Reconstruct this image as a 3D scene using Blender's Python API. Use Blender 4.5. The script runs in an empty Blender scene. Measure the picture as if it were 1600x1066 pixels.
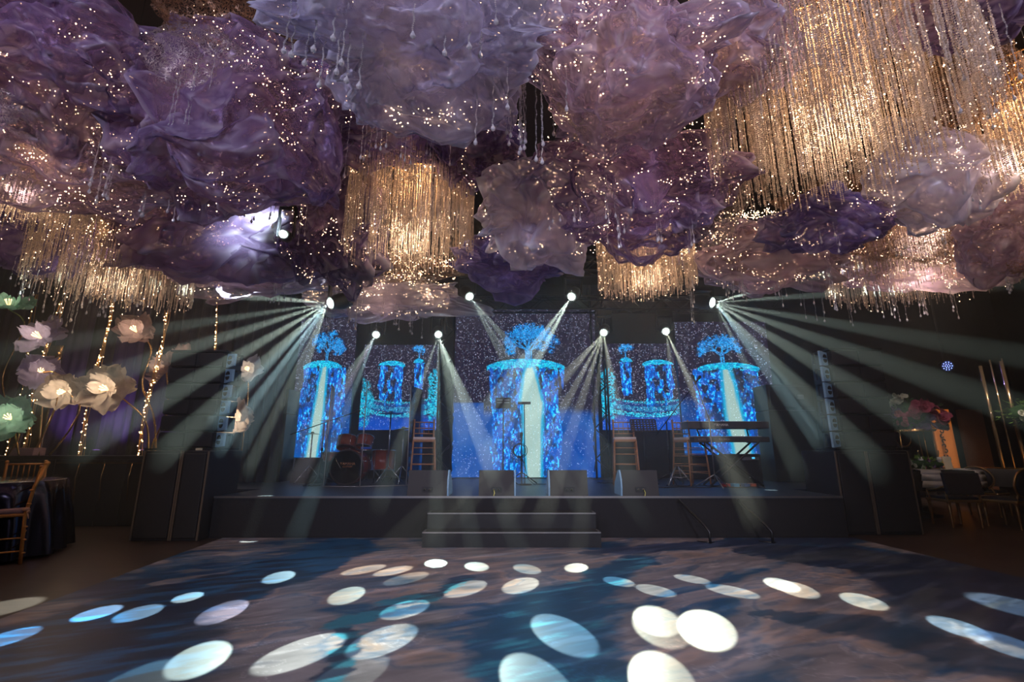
import bpy, bmesh, math, random
import numpy as np
from mathutils import Vector, Matrix, noise

SC = bpy.context.scene
COL = SC.collection
R = math.radians

# ------------------------------------------------------------------ camera
F_PX, PITCH, CAM_H = 735.0, R(13.1), 1.06
cam_data = bpy.data.cameras.new('camera')
cam_data.sensor_width = 36.0
cam_data.lens = F_PX / 1600.0 * 36.0
cam_data.clip_end = 200
cam = bpy.data.objects.new('camera', cam_data)
COL.objects.link(cam)
cam.location = (0, 0, CAM_H)
cam.rotation_euler = (R(90) + PITCH, 0, 0)
SC.camera = cam

def pray(px, py):
    a = (px - 800.0) / F_PX
    b = (533.0 - py) / F_PX
    return a, math.cos(PITCH) - b * math.sin(PITCH), math.sin(PITCH) + b * math.cos(PITCH)
def at(px, py, Y):
    a, b, c = pray(px, py); t = Y / b
    return Vector((a * t, Y, CAM_H + c * t))
def onz(px, py, z=0.0):
    a, b, c = pray(px, py); t = (z - CAM_H) / c
    return Vector((a * t, b * t, z))

# ------------------------------------------------------------------ world, exposure
world = bpy.data.worlds.new('night'); SC.world = world
world.use_nodes = True
world.node_tree.nodes['Background'].inputs[0].default_value = (0.10, 0.09, 0.2, 1)
world.node_tree.nodes['Background'].inputs[1].default_value = 0.02
SC.view_settings.view_transform = 'Standard'
SC.view_settings.look = 'None'
SC.view_settings.exposure = 0.0
SC.view_settings.gamma = 1.0
SC.view_settings.use_curve_mapping = False
SC.cycles.use_denoising = True
SC.cycles.max_bounces = 5
SC.cycles.diffuse_bounces = 2
SC.cycles.glossy_bounces = 3
SC.cycles.transmission_bounces = 4
SC.cycles.volume_bounces = 0
SC.cycles.transparent_max_bounces = 28
SC.cycles.sample_clamp_indirect = 3.0
SC.cycles.use_light_tree = True
SC.cycles.use_adaptive_sampling = True
SC.cycles.adaptive_threshold = 0.02
SC.cycles.caustics_reflective = False
SC.cycles.caustics_refractive = False

# ------------------------------------------------------------------ lights
def aim(o, target):
    d = Vector(target) - o.location
    o.rotation_euler = d.to_track_quat('-Z', 'Y').to_euler()
def spot(name, loc, target, half_deg, power, color, blend=0.12, size=0.01):
    l = bpy.data.lights.new(name, 'SPOT')
    l.energy = power; l.color = color; l.spot_size = R(2 * half_deg); l.spot_blend = blend
    l.shadow_soft_size = size
    o = bpy.data.objects.new(name, l); COL.objects.link(o)
    o.location = loc; aim(o, target)
    return o
def point(name, loc, power, color, size=0.05):
    l = bpy.data.lights.new(name, 'POINT')
    l.energy = power; l.color = color; l.shadow_soft_size = size
    o = bpy.data.objects.new(name, l); COL.objects.link(o); o.location = loc
    return o

BEAM = (0.80, 1.0, 0.87)
BEAM_Y = (0.94, 1.0, 0.80)
BEAM_B = (0.58, 0.92, 1.0)
PB = 5200.0
YT = 9.1                       # the lighting truss over the stage
HEADS = {                      # lens position of each moving head, seen at these pixels
    'h2': (at(587, 524, YT), BEAM), 'h3': (at(685, 524, YT), BEAM),
    'h4': (at(735, 465, 8.0), BEAM), 'h5': (at(892, 465, 8.0), BEAM),
    'h6': (at(943, 521, YT), BEAM_Y), 'h7': (at(1041, 519, YT), BEAM_Y)}
H1P, H8P = at(512, 474, 7.5), at(1117, 473, 8.2)
HEADS_ALL = dict(HEADS, h1=(H1P, BEAM), h8=(H8P, BEAM))
OVALS = [                      # head, floor spot, half angle, power factor, colour
    ('h1', 4, 1003, 1.2, 2.56, 'b'), ('h1', 150, 962, 1.2, 3.52, 'b'), ('h1', 215, 962, 1.3, 1.44, 'b'), ('h1', 292, 937, 1.05, 1.60, 0), ('h1', 310, 1035, 1.35, 1.00, 0),
    ('h2', 435, 905, 1.2, 1.20, 'b'), ('h2', 347, 960, 1.15, 1.30, 'v'), ('h2', 190, 1090, 1.2, 0.80, 0),
    ('h3', 541, 934, 1.15, 1.00, 0), ('h3', 681, 883, 1.15, 1.00, 0), ('h3', 745, 888, 1.15, 0.90, 0), ('h3', 824, 892, 1.15, 0.80, 0),
    ('h3', 838, 1076, 1.2, 1.50, 0), ('h3', 880, 994, 1.35, 2.40, 0),
    ('h4', 968, 912, 1.15, 1.10, 0), ('h4', 1025, 926, 1.2, 1.10, 0), ('h4', 1083, 908, 1.1, 1.00, 0), ('h4', 1145, 927, 1.3, 1.00, 0),
    ('h5', 632, 956, 1.3, 1.40, 0), ('h5', 598, 1005, 1.4, 1.50, 0), ('h5', 470, 1024, 1.4, 2.20, 0), ('h5', 545, 1062, 1.2, 0.50, 0),
    ('h6', 613, 895, 1.05, 1.50, 0), ('h6', 567, 893, 1.1, 1.30, 0), ('h6', 634, 907, 1.15, 1.00, 0), ('h6', 727, 923, 1.2, 1.50, 0),
    ('h6', 813, 918, 1.25, 1.30, 0), ('h6', 900, 890, 1.1, 0.80, 0), ('h6', 1026, 973, 1.25, 0.42, 0), ('h6', 1034, 982, 1.5, 0.20, 0), ('h6', 1035, 1070, 1.2, 0.42, 0),
    ('h7', 1104, 986, 1.4, 0.38, 0), ('h7', 1222, 917, 1.15, 1.30, 0), ('h7', 1245, 924, 1.3, 0.90, 0), 
    ('h8', 1350, 943, 1.3, 0.85, 0), ('h8', 1500, 985, 1.15, 1.76, 'b'), ('h8', 1575, 1012, 1.25, 1.28, 'b')]
for h, px, py, ha, k, c in OVALS:
    p, base = HEADS_ALL[h]
    col = {0: base, 'b': BEAM_B, 'v': (.85, .85, 1)}[c]
    spot('stage_beam', p, onz(px, py), ha, PB * k, col, blend=.18)
for px, py, Y, ha, k in [(-60, 1000, 3.4, 2.3, 1), (-150, 860, 3.8, 2.6, 1), (-180, 700, 4.2, 2.7, .9), (-150, 575, 4.8, 2.4, .7), (150, 440, 6.0, 4.0, 1.0), (380, 880, 5.9, 1.8, .35)]:
    spot('side_beam', H1P, at(px, py, Y), ha, PB * 1.45 * k, BEAM, blend=.4)
for px, py, Y, ha, k in [(1230, 850, 6.9, 1.6, .22), (1640, 1000, 3.4, 2.2, .7), (1740, 850, 3.8, 2.6, .6), (1760, 700, 4.2, 2.6, .6),
                         (1760, 585, 4.8, 2.5, .6), (1600, 335, 6.2, 4.2, 1.5), (1700, 430, 5.8, 2.4, .9)]:
    spot('side_beam', H8P, at(px, py, Y), ha, PB * 1.45 * k, BEAM, blend=.4)
# added fill spots, unseen behind the camera, washing clouds and floor
spot('fill_wash', (-5, -3, 4.6), (-1.2, 4.5, 4.5), 35, 900, (.78, .74, 1), 1, .25)
spot('fill_wash', (5, -3, 4.6), (1.2, 4.5, 4.6), 35, 900, (.80, .76, 1), 1, .25)
spot('fill_wash', (-1.5, -2.5, 4.2), (-.8, 3.6, 0), 29, 620, (.84, .82, 1), 1, .3)
spot('fill_wash', (2, -2.5, 4.2), (1.2, 3.6, 0), 29, 620, (.84, .84, 1), 1, .3)
# ------------------------------------------------------------------ materials
MATS = {}
def mat(name, col=(.5, .5, .5), rough=.5, metal=0, emit=None, strength=0, spec=.5, alpha=1, noise_amt=0, noise_scale=20, bump=0, sample=True, stretch=None):
    if name in MATS: return MATS[name]
    m = bpy.data.materials.new(name); m.use_nodes = True
    nt = m.node_tree; b = nt.nodes['Principled BSDF']
    b.inputs['Base Color'].default_value = (*col, 1)
    b.inputs['Roughness'].default_value = rough
    b.inputs['Metallic'].default_value = metal
    b.inputs['Specular IOR Level'].default_value = spec
    b.inputs['Alpha'].default_value = alpha
    if emit:
        b.inputs['Emission Color'].default_value = (*emit, 1)
        b.inputs['Emission Strength'].default_value = strength
        if not sample: m.cycles.emission_sampling = 'NONE'
    if noise_amt or bump:
        tc = nt.nodes.new('ShaderNodeTexCoord'); n = nt.nodes.new('ShaderNodeTexNoise')
        n.inputs['Scale'].default_value = noise_scale; n.inputs['Detail'].default_value = 4
        mp = nt.nodes.new('ShaderNodeMapping')
        if stretch: mp.inputs['Scale'].default_value = stretch
        nt.links.new(tc.outputs['Object'], mp.inputs['Vector'])
        nt.links.new(mp.outputs['Vector'], n.inputs['Vector'])
        if noise_amt:
            r = nt.nodes.new('ShaderNodeMix'); r.data_type = 'RGBA'
            r.inputs['A'].default_value = (*[c * (1 - noise_amt) for c in col], 1)
            r.inputs['B'].default_value = (*[min(1, c * (1 + noise_amt)) for c in col], 1)
            nt.links.new(n.outputs['Fac'], r.inputs['Factor'])
            nt.links.new(r.outputs['Result'], b.inputs['Base Color'])
        if bump:
            bp = nt.nodes.new('ShaderNodeBump'); bp.inputs['Strength'].default_value = bump; bp.inputs['Distance'].default_value = .02
            nt.links.new(n.outputs['Fac'], bp.inputs['Height'])
            nt.links.new(bp.outputs['Normal'], b.inputs['Normal'])
    MATS[name] = m
    return m

BLACK = mat('black_cloth', (.012, .011, .014), .85, noise_amt=.3, noise_scale=40, bump=.15)
BLACKP = mat('black_paint', (.018, .018, .021), .5, noise_amt=.3, noise_scale=30)
GRILLE = mat('speaker_grille', (.03, .03, .034), .55, metal=.3, noise_amt=.6, noise_scale=300)
DARKMETAL = mat('dark_metal', (.06, .06, .065), .35, metal=.9)
CHROME = mat('chrome', (.75, .76, .8), .18, metal=1)
ALU = mat('brushed_aluminium', (.62, .6, .6), .32, metal=1)
GOLD = mat('gold_metal', (.85, .52, .2), .25, metal=1, noise_amt=.2, noise_scale=15)
WHITE = mat('white_cloth', (.75, .73, .72), .8, noise_amt=.08, noise_scale=30)
STAGEM = mat('stage_deck', (.035, .045, .07), .42, noise_amt=.4, noise_scale=6, stretch=(.5, 6, 1))
WOODF = mat('dark_floorboards', (.05, .032, .028), .38, noise_amt=.6, noise_scale=4, stretch=(.6, 12, 1))
CHAIRWOOD = mat('stool_wood', (.36, .16, .075), .4, noise_amt=.25, noise_scale=12)

# ------------------------------------------------------------------ geometry builder
class MB:
    def __init__(s): s.v = []; s.f = []; s.sm = []
    def add(s, vs, fs, smooth=False):
        o = len(s.v); s.v += [tuple(x) for x in vs]; s.f += [tuple(i + o for i in f) for f in fs]; s.sm += [smooth] * len(fs)
        return s
    def box(s, c, d, rz=0, rx=0, ry=0):
        M = Matrix.Rotation(rz, 3, 'Z') @ Matrix.Rotation(ry, 3, 'Y') @ Matrix.Rotation(rx, 3, 'X')
        vs = [Vector(c) + M @ Vector((x * d[0] / 2, y * d[1] / 2, z * d[2] / 2)) for x in (-1, 1) for y in (-1, 1) for z in (-1, 1)]
        return s.add(vs, [(0, 1, 3, 2), (4, 6, 7, 5), (0, 4, 5, 1), (2, 3, 7, 6), (0, 2, 6, 4), (1, 5, 7, 3)])
    def bbox(s, c, d, b=.01, rz=0, rx=0, ry=0):
        # chamfered box
        M = Matrix.Rotation(rz, 3, 'Z') @ Matrix.Rotation(ry, 3, 'Y') @ Matrix.Rotation(rx, 3, 'X')
        bm = bmesh.new(); bmesh.ops.create_cube(bm, size=1)
        for v in bm.verts: v.co = Vector((v.co.x * d[0], v.co.y * d[1], v.co.z * d[2]))
        bmesh.ops.bevel(bm, geom=bm.edges[:], offset=b, segments=2, affect='EDGES', profile=.6)
        bm.verts.ensure_lookup_table()
        vs = [Vector(c) + M @ v.co for v in bm.verts]; fs = [[v.index for v in f.verts] for f in bm.faces]
        bm.free(); return s.add(vs, fs)
    def tube(s, pts, r, n=8, cap=True, smooth=True):
        pts = [Vector(p) for p in pts]; k = len(pts)
        rs = r if isinstance(r, (list, tuple)) else [r] * k
        vs = []; up = None
        for i, p in enumerate(pts):
            t = (pts[min(i + 1, k - 1)] - pts[max(i - 1, 0)])
            if t.length < 1e-9: t = Vector((0, 0, 1))
            t.normalize()
            if up is None: up = Vector((0, 0, 1)) if abs(t.z) < .9 else Vector((1, 0, 0))
            a = t.cross(up)
            if a.length < 1e-6: a = t.cross(Vector((0, 1, 0)))
            a.normalize(); b = t.cross(a).normalized(); up = -b if False else a.cross(t).normalized()
            for j in range(n):
                w = 2 * math.pi * j / n
                vs.append(p + (a * math.cos(w) + b * math.sin(w)) * rs[i])
        fs = [(i * n + j, i * n + (j + 1) % n, (i + 1) * n + (j + 1) % n, (i + 1) * n + j) for i in range(k - 1) for j in range(n)]
        if cap: fs += [tuple(range(n - 1, -1, -1)), tuple((k - 1) * n + j for j in range(n))]
        return s.add(vs, fs, smooth)
    def lathe(s, prof, c=(0, 0, 0), n=24, axis='Z', smooth=True, M=None):
        vs = []
        for r, h in prof:
            for j in range(n):
                w = 2 * math.pi * j / n
                x, y, z = r * math.cos(w), r * math.sin(w), h
                if axis == 'Y': x, y, z = x, h, y
                elif axis == 'X': x, y, z = h, x, y
                p = Vector((x, y, z))
                if M: p = M @ p
                vs.append(Vector(c) + p)
        k = len(prof)
        fs = [(i * n + j, i * n + (j + 1) % n, (i + 1) * n + (j + 1) % n, (i + 1) * n + j) for i in range(k - 1) for j in range(n)]
        fs += [tuple(range(n)), tuple((k - 1) * n + j for j in range(n - 1, -1, -1))]
        return s.add(vs, fs, smooth)
    def torus(s, c, R0, r, n=32, m=8, axis='Z', a0=0, a1=2 * math.pi, M=None):
        pts = []
        full = abs(a1 - a0 - 2 * math.pi) < 1e-6
        for i in range(n + 1):
            w = a0 + (a1 - a0) * i / n
            x, y = R0 * math.cos(w), R0 * math.sin(w)
            p = Vector((x, y, 0)) if axis == 'Z' else Vector((x, 0, y)) if axis == 'Y' else Vector((0, x, y))
            if M: p = M @ p
            pts.append(Vector(c) + p)
        return s.tube(pts, r, m, cap=not full)
    def ball(s, c, r, n=10, m=6, sc=(1, 1, 1)):
        prof = [(max(1e-4, r * math.sin(math.pi * i / m)), -r * math.cos(math.pi * i / m)) for i in range(m + 1)]
        vs = []
        for pr, h in prof:
            for j in range(n):
                w = 2 * math.pi * j / n
                vs.append((c[0] + pr * math.cos(w) * sc[0], c[1] + pr * math.sin(w) * sc[1], c[2] + h * sc[2]))
        fs = [(i * n + j, i * n + (j + 1) % n, (i + 1) * n + (j + 1) % n, (i + 1) * n + j) for i in range(m) for j in range(n)]
        return s.add(vs, fs, True)
    def quad(s, a, b, c, d): return s.add([a, b, c, d], [(0, 1, 2, 3)])
    def prism(s, poly, M, depth):
        # poly: 2D outline in local xz, extruded along local y, placed by M (4x4)
        n = len(poly)
        vs = [M @ Vector((x, -depth / 2, z)) for x, z in poly] + [M @ Vector((x, depth / 2, z)) for x, z in poly]
        fs = [tuple(range(n)), tuple(range(2 * n - 1, n - 1, -1))] + [(i, i + n, (i + 1) % n + n, (i + 1) % n) for i in range(n)]
        return s.add(vs, fs)
    def mesh(s, name, m):
        me = bpy.data.meshes.new(name); me.from_pydata(s.v, [], s.f)
        me.polygons.foreach_set('use_smooth', s.sm); me.materials.append(m); me.update()
        return me
    def build(s, name, m, parent=None, **kw):
        o = bpy.data.objects.new(name, s.mesh(name, m)); COL.objects.link(o)
        if parent: o.parent = parent
        for k, v in kw.items(): o[k] = v
        return o
def npmesh(name, V, Fq, m, smooth=False, parent=None, colors=None):
    me = bpy.data.meshes.new(name); V = np.asarray(V, dtype=np.float32); Fq = np.asarray(Fq, dtype=np.int32)
    k = Fq.shape[1]; nf = len(Fq)
    me.vertices.add(len(V)); me.vertices.foreach_set('co', V.ravel())
    me.loops.add(nf * k); me.loops.foreach_set('vertex_index', Fq.ravel())
    me.polygons.add(nf); me.polygons.foreach_set('loop_start', np.arange(0, nf * k, k, dtype=np.int32))
    me.polygons.foreach_set('use_smooth', np.full(nf, smooth, dtype=bool))
    me.update(calc_edges=True); me.validate()
    if colors is not None:
        dom, arr = colors
        ca = me.color_attributes.new('shade', 'FLOAT_COLOR', dom)
        a = np.ones((len(arr), 4), dtype=np.float32); a[:, :3] = arr
        ca.data.foreach_set('color', a.ravel())
    me.materials.append(m)
    o = bpy.data.objects.new(name, me); COL.objects.link(o)
    if parent: o.parent = parent
    return o
def tag(o, label, cat, group=None, kind=None):
    o['label'] = label; o['category'] = cat
    if group: o['group'] = group
    if kind: o['kind'] = kind
    return o
def thing(name, label, cat, loc=(0, 0, 0), rz=0, group=None):
    o = bpy.data.objects.new(name, None); COL.objects.link(o); o.empty_display_size = .1
    o.location = loc; o.rotation_euler = (0, 0, rz)
    return tag(o, label, cat, group)
def struct(name, mb, m):
    o = mb.build(name, m); o['kind'] = 'structure'; return o
def kids(o): return [c for c in COL.objects if c.parent == o]
def copy_tree(o, loc=None, rz=None, label=None, group=None, _p=None):
    c = o.copy(); COL.objects.link(c)
    if _p is not None: c.parent = _p
    for ch in kids(o): copy_tree(ch, _p=c)
    if loc is not None: c.location = loc
    if rz is not None: c.rotation_euler = (0, 0, rz)
    if label: c['label'] = label
    if group: c['group'] = group
    return c
# numpy value noise
def vnoise(x, y, seed=0):
    xi = np.floor(x).astype(np.int64); yi = np.floor(y).astype(np.int64); fx = x - xi; fy = y - yi
    def h(a, b):
        n = (a * 374761393 + b * 668265263 + seed * 974711) & 0xffffffff
        n = ((n ^ (n >> 13)) * 1274126177) & 0xffffffff
        return ((n ^ (n >> 16)) & 0xffff) / 65535.0
    fx = fx * fx * (3 - 2 * fx); fy = fy * fy * (3 - 2 * fy)
    return (h(xi, yi) * (1 - fx) + h(xi + 1, yi) * fx) * (1 - fy) + (h(xi, yi + 1) * (1 - fx) + h(xi + 1, yi + 1) * fx) * fy
def fbm(x, y, seed=0, o=5):
    s = 0; a = .5; t = 0
    for i in range(o):
        s = s + a * vnoise(x, y, seed + i * 17); t += a; x = x * 2.03; y = y * 2.03; a *= .5
    return s / t
def sstep(a, b, x):
    t = np.clip((x - a) / (b - a), 0, 1); return t * t * (3 - 2 * t)
# ------------------------------------------------------------------ room shell
YF, XL, XR, ZS = 6.2, -3.74, 4.15, .5
FY0 = -4.0
struct('floor', MB().box((0, 4.5, -.05), (32, 21, .1)), WOODF)
struct('ceiling', MB().box((0, 4.5, 6.55), (32, 21, .1)), mat('ceiling_black', (.02, .018, .022), .9))
struct('wall_back', MB().box((0, 15.05, 3.25), (32, .1, 6.6)), mat('wall_dark', (.018, .02, .028), .8, noise_amt=.3))
struct('wall_left', MB().box((-16.05, 4.5, 3.25), (.1, 21, 6.6)), MATS['wall_dark'])
struct('wall_right', MB().box((16.05, 4.5, 3.25), (.1, 21, 6.6)), MATS['wall_dark'])
struct('wall_front', MB().box((0, -6.05, 3.25), (32, .1, 6.6)), MATS['wall_dark'])

# haze hanging in the room
hz = MB().box((0, 8.0, 2.3), (15.6, 6.6, 4.5))
hm = bpy.data.materials.new('stage_haze'); hm.use_nodes = True
nt = hm.node_tree; nt.nodes.clear()
out = nt.nodes.new('ShaderNodeOutputMaterial'); vs_ = nt.nodes.new('ShaderNodeVolumeScatter')
vs_.inputs['Density'].default_value = .038; vs_.inputs['Color'].default_value = (1, 1, 1, 1); vs_.inputs['Anisotropy'].default_value = 0.3
nt.links.new(vs_.outputs[0], out.inputs['Volume'])
hm.cycles.homogeneous_volume = True
hm.cycles.volume_sampling = 'EQUIANGULAR' if False else 'MULTIPLE_IMPORTANCE'
haze = hz.build('haze', hm); tag(haze, 'thin pale haze hanging over the stage, lit by the light beams', 'haze', kind='stuff')

# ------------------------------------------------------------------ dance floor
def build_dancefloor():
    # corners in world metres
    A, B, C_, D = (-3.56, 6.19), (4.2, 6.19), (4.55, .2), (-2.95, .2)
    nx, ny = 760, 560
    u = np.linspace(0, 1, nx + 1); t = np.linspace(0, 1, ny + 1)
    Yr = 6.19 + (.2 - 6.19) * t
    X = np.outer((1 - t) * A[0] + t * D[0], 1 - u) + np.outer((1 - t) * B[0] + t * C_[0], u)
    Y = np.repeat(Yr[:, None], nx + 1, 1)
    # photo frame coordinate used only to lay out the print
    cp, sp = math.cos(PITCH), math.sin(PITCH)
    W1 = fbm(X * .9, Y * .9, 5); W2 = fbm(X * .9 + 40, Y * .9, 9)
    W3 = fbm(X * 4, Y * 4, 15); W4 = fbm(X * 4 + 9, Y * 4, 19)
    W5 = fbm(X * 9 + Y * 5, (Y - X * .5) * 22, 23, 5)
    Xw = X + (W1 - .5) * .9 + (W3 - .5) * .22 + (W5 - .5) * .16; Yw = Y + (W2 - .5) * .7 + (W4 - .5) * .22 + (W5 - .5) * .12
    # rivers: polylines in metres (dark blue), between mauve banks
    def river(pts, w):
        P = [onz(a, b) for a, b in pts]; d = np.full(X.shape, 9e9); 
        for (p, q), (wa, wb) in zip(zip(P[:-1], P[1:]), zip(w[:-1], w[1:])):
            ex, ey = q.x - p.x, q.y - p.y; L = ex * ex + ey * ey
            s = np.clip(((Xw - p.x) * ex + (Yw - p.y) * ey) / L, 0, 1)
            dd = np.hypot(Xw - p.x - s * ex, Yw - p.y - s * ey) / (wa + (wb - wa) * s)
            d = np.minimum(d, dd)
        return d
    fl = fbm(X * 1.2 + Y * .9, (Y - X * .6) * 5, 31, 6)      # streaky flow
    fl2 = fbm(X * 3 + Y * 2, (Y - X * .5) * 14, 57, 5)
    mauve = np.array([.275, .235, .255]); tan = np.array([.42, .29, .25]); slate = np.array([.13, .155, .22])
    navy = np.array([.018, .03, .07]); blue = np.array([.012, .085, .20]); teal = np.array([.03, .22, .32])
    def mix(a, b, k): return a * (1 - k[..., None]) + b * k[..., None]
    # poured-paint marbling: one strongly warped field read through a palette
    U_, V_ = X * .55 + Y * .38, (Y - X * .5) * 1.15
    wa = fbm(U_ * .9 + 5, V_ * .9 + 2, 201, 5); wb = fbm(U_ * .9 + 25, V_ * .9 + 12, 211, 5)
    fld = fbm(U_ * .8 + 2.6 * wa, V_ * 1.3 + 2.6 * wb, 221, 6) + .10 * (fbm(U_ * 3 + 5 * wb, V_ * 14 + 5 * wa, 231, 5) - .5)
    stops = [.24, .31, .35, .39, .46, .495, .53, .575, .62, .70, .80]
    pal = [navy * 1.4, blue * .8, slate * .8, mauve * .75, mauve, slate, mauve * 1.05, tan * .85, mauve * .8, slate * .7, blue * .7]
    c = np.stack([np.interp(fld, stops, [q_[i] for q_ in pal]) for i in range(3)], -1)
    d1 = river([(-60, 1090), (90, 1010), (270, 940), (420, 895), (540, 850)], [1.0, .85, .62, .48, .32])
    k1 = 1 - sstep(.85, 1.08, d1); c = mix(c, mix(np.broadcast_to(navy, c.shape), blue, sstep(.45, .7, fl2 + .25 * sstep(4.2, 5.5, Y))), k1)
    d2 = river([(850, 1090), (835, 1010), (850, 950), (900, 900), (1000, 870)], [.42, .36, .3, .22, .16])
    k2 = 1 - sstep(.7, 1.15, d2); c = mix(c, mix(np.broadcast_to(blue * .8, c.shape), teal, sstep(.5, .8, fl2)), k2)
    d3 = river([(430, 1110), (540, 1020), (620, 960), (700, 900)], [.10, .12, .09, .06])
    k3 = 1 - sstep(.6, 1.1, d3); c = mix(c, mix(np.broadcast_to(teal, c.shape), navy, sstep(.4, .6, fl2)), k3)
    d4 = river([(1700, 960), (1500, 905), (1330, 880), (1200, 862)], [1.3, .9, .55, .25])
    k4 = 1 - sstep(.8, 1.05, d4); c = mix(c, mix(np.broadcast_to(navy, c.shape), slate * .4, sstep(.5, .7, fl)), k4)
    d5 = river([(900, 866), (1050, 856), (1250, 846)], [.12, .2, .2])
    c = mix(c, np.broadcast_to(navy * 1.5, c.shape), (1 - sstep(.7, 1.1, d5)))
    d6 = river([(1180, 960), (1350, 985), (1560, 1040)], [.1, .26, .35])
    c = mix(c, np.broadcast_to(blue * .45, c.shape), (1 - sstep(.6, 1.1, d6)) * .8)
    # fine veins
    c = mix(c, c * 1.35 + .02, sstep(.56, .66, fbm(X * 1.5 + Y, (Y - X * .6) * 9, 131, 6)) * (1 - k1 * .7))
    vein = np.abs(fbm(Xw * 2.2, Yw * 2.2, 91) - .5)
    c = c * (1 + .5 * (1 - sstep(0, .012, vein)) * (1 - k1))[..., None]
    c = c * (.55 + .8 * fl2)[..., None]
    V = np.stack([X, Y, np.full(X.shape, .012)], -1).reshape(-1, 3)
    I = np.arange((nx + 1) * (ny + 1)).reshape(ny + 1, nx + 1)
    Fq = np.stack([I[:-1, :-1], I[1:, :-1], I[1:, 1:], I[:-1, 1:]], -1).reshape(-1, 4)
    m = bpy.data.materials.new('printed_dance_floor'); m.use_nodes = True
    nt = m.node_tree; b = nt.nodes['Principled BSDF']
    a = nt.nodes.new('ShaderNodeAttribute'); a.attribute_name = 'shade'
    nt.links.new(a.outputs['Color'], b.inputs['Base Color'])
    b.inputs['Roughness'].default_value = .3; b.inputs['Specular IOR Level'].default_value = .45
    n = nt.nodes.new('ShaderNodeTexNoise'); n.inputs['Scale'].default_value = 3; n.inputs['Detail'].default_value = 5
    r = nt.nodes.new('ShaderNodeMapRange'); r.inputs['To Min'].default_value = .25; r.inputs['To Max'].default_value = .5
    nt.links.new(n.outputs['Fac'], r.inputs['Value']); nt.links.new(r.outputs[0], b.inputs['Roughness'])
    o = npmesh('dance_floor', V, Fq, m, colors=('POINT', c.reshape(-1, 3)))
    # rim so that the sheet has thickness
    tag(o, 'glossy dance floor printed with blue and mauve marbled swirls in front of the stage', 'dance floor')
    mb = MB()
    P = [A, B, C_, D]
    for i in range(4):
        p, q = P[i], P[(i + 1) % 4]
        mb.quad((*p, .012), (*q, .012), (*q, 0), (*p, 0))
    mb.build('edge', BLACKP, o)
build_dancefloor()

# ------------------------------------------------------------------ stage, steps
def boxat(x0, x1, y0, y1, z0, z1): return ((x0 + x1) / 2, (y0 + y1) / 2, (z0 + z1) / 2), (x1 - x0, y1 - y0, z1 - z0)
st = thing('stage', 'wide black skirted stage with a pale metal front edge behind the dance floor', 'stage', (0, YF, 0))
MB().box(*boxat(XL, XR, 0.0, 1.1, 0, ZS - .03)).box(*boxat(-5.45, 5.9, 1.1, 4.9, 0, ZS - .03)).build('skirt', BLACK, st)
MB().box(*boxat(XL, XR, 0, 1.1, ZS - .03, ZS)).box(*boxat(-5.45, 5.9, 1.1, 4.9, ZS - .03, ZS)).build('deck', STAGEM, st)
MB().box(*boxat(XL, XR, -.012, 0, ZS - .022, ZS + .002)).build('edge_trim', ALU, st)
sp = thing('stage_steps', 'two black steps with aluminium edging up to the middle of the stage', 'steps', (0, YF, 0))
for i, (x0, x1, y0, z) in enumerate([(-1.0, .99, -.61, .167), (-1.0, .99, -.31, .333)]):
    MB().box(*boxat(x0, x1, y0, -.012 if i == 1 else -.31, 0, z)).build('step', BLACKP, sp)
    e = MB()
    e.box(*boxat(x0, x1, y0 - .004, y0 + .018, z - .006, z + .006))
    e.box(*boxat(x0 - .002, x0 + .02, y0, y0 + .2, z - .006, z + .006)); e.box(*boxat(x1 - .02, x1 + .002, y0, y0 + .2, z - .006, z + .006))
    e.build('edge_trim', ALU, sp)
# ------------------------------------------------------------------ LED walls with their moving picture
rng = np.random.default_rng(7)
SCREENM = bpy.data.materials.new('led_picture'); SCREENM.use_nodes = True
nt = SCREENM.node_tree; nt.nodes.clear()
o_ = nt.nodes.new('ShaderNodeOutputMaterial'); e_ = nt.nodes.new('ShaderNodeEmission'); a_ = nt.nodes.new('ShaderNodeAttribute'); a_.attribute_name = 'shade'
nt.links.new(a_.outputs['Color'], e_.inputs['Color']); e_.inputs['Strength'].default_value = 1.0; nt.links.new(e_.outputs[0], o_.inputs[0])
SCREENM.cycles.emission_sampling = 'NONE'

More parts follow.
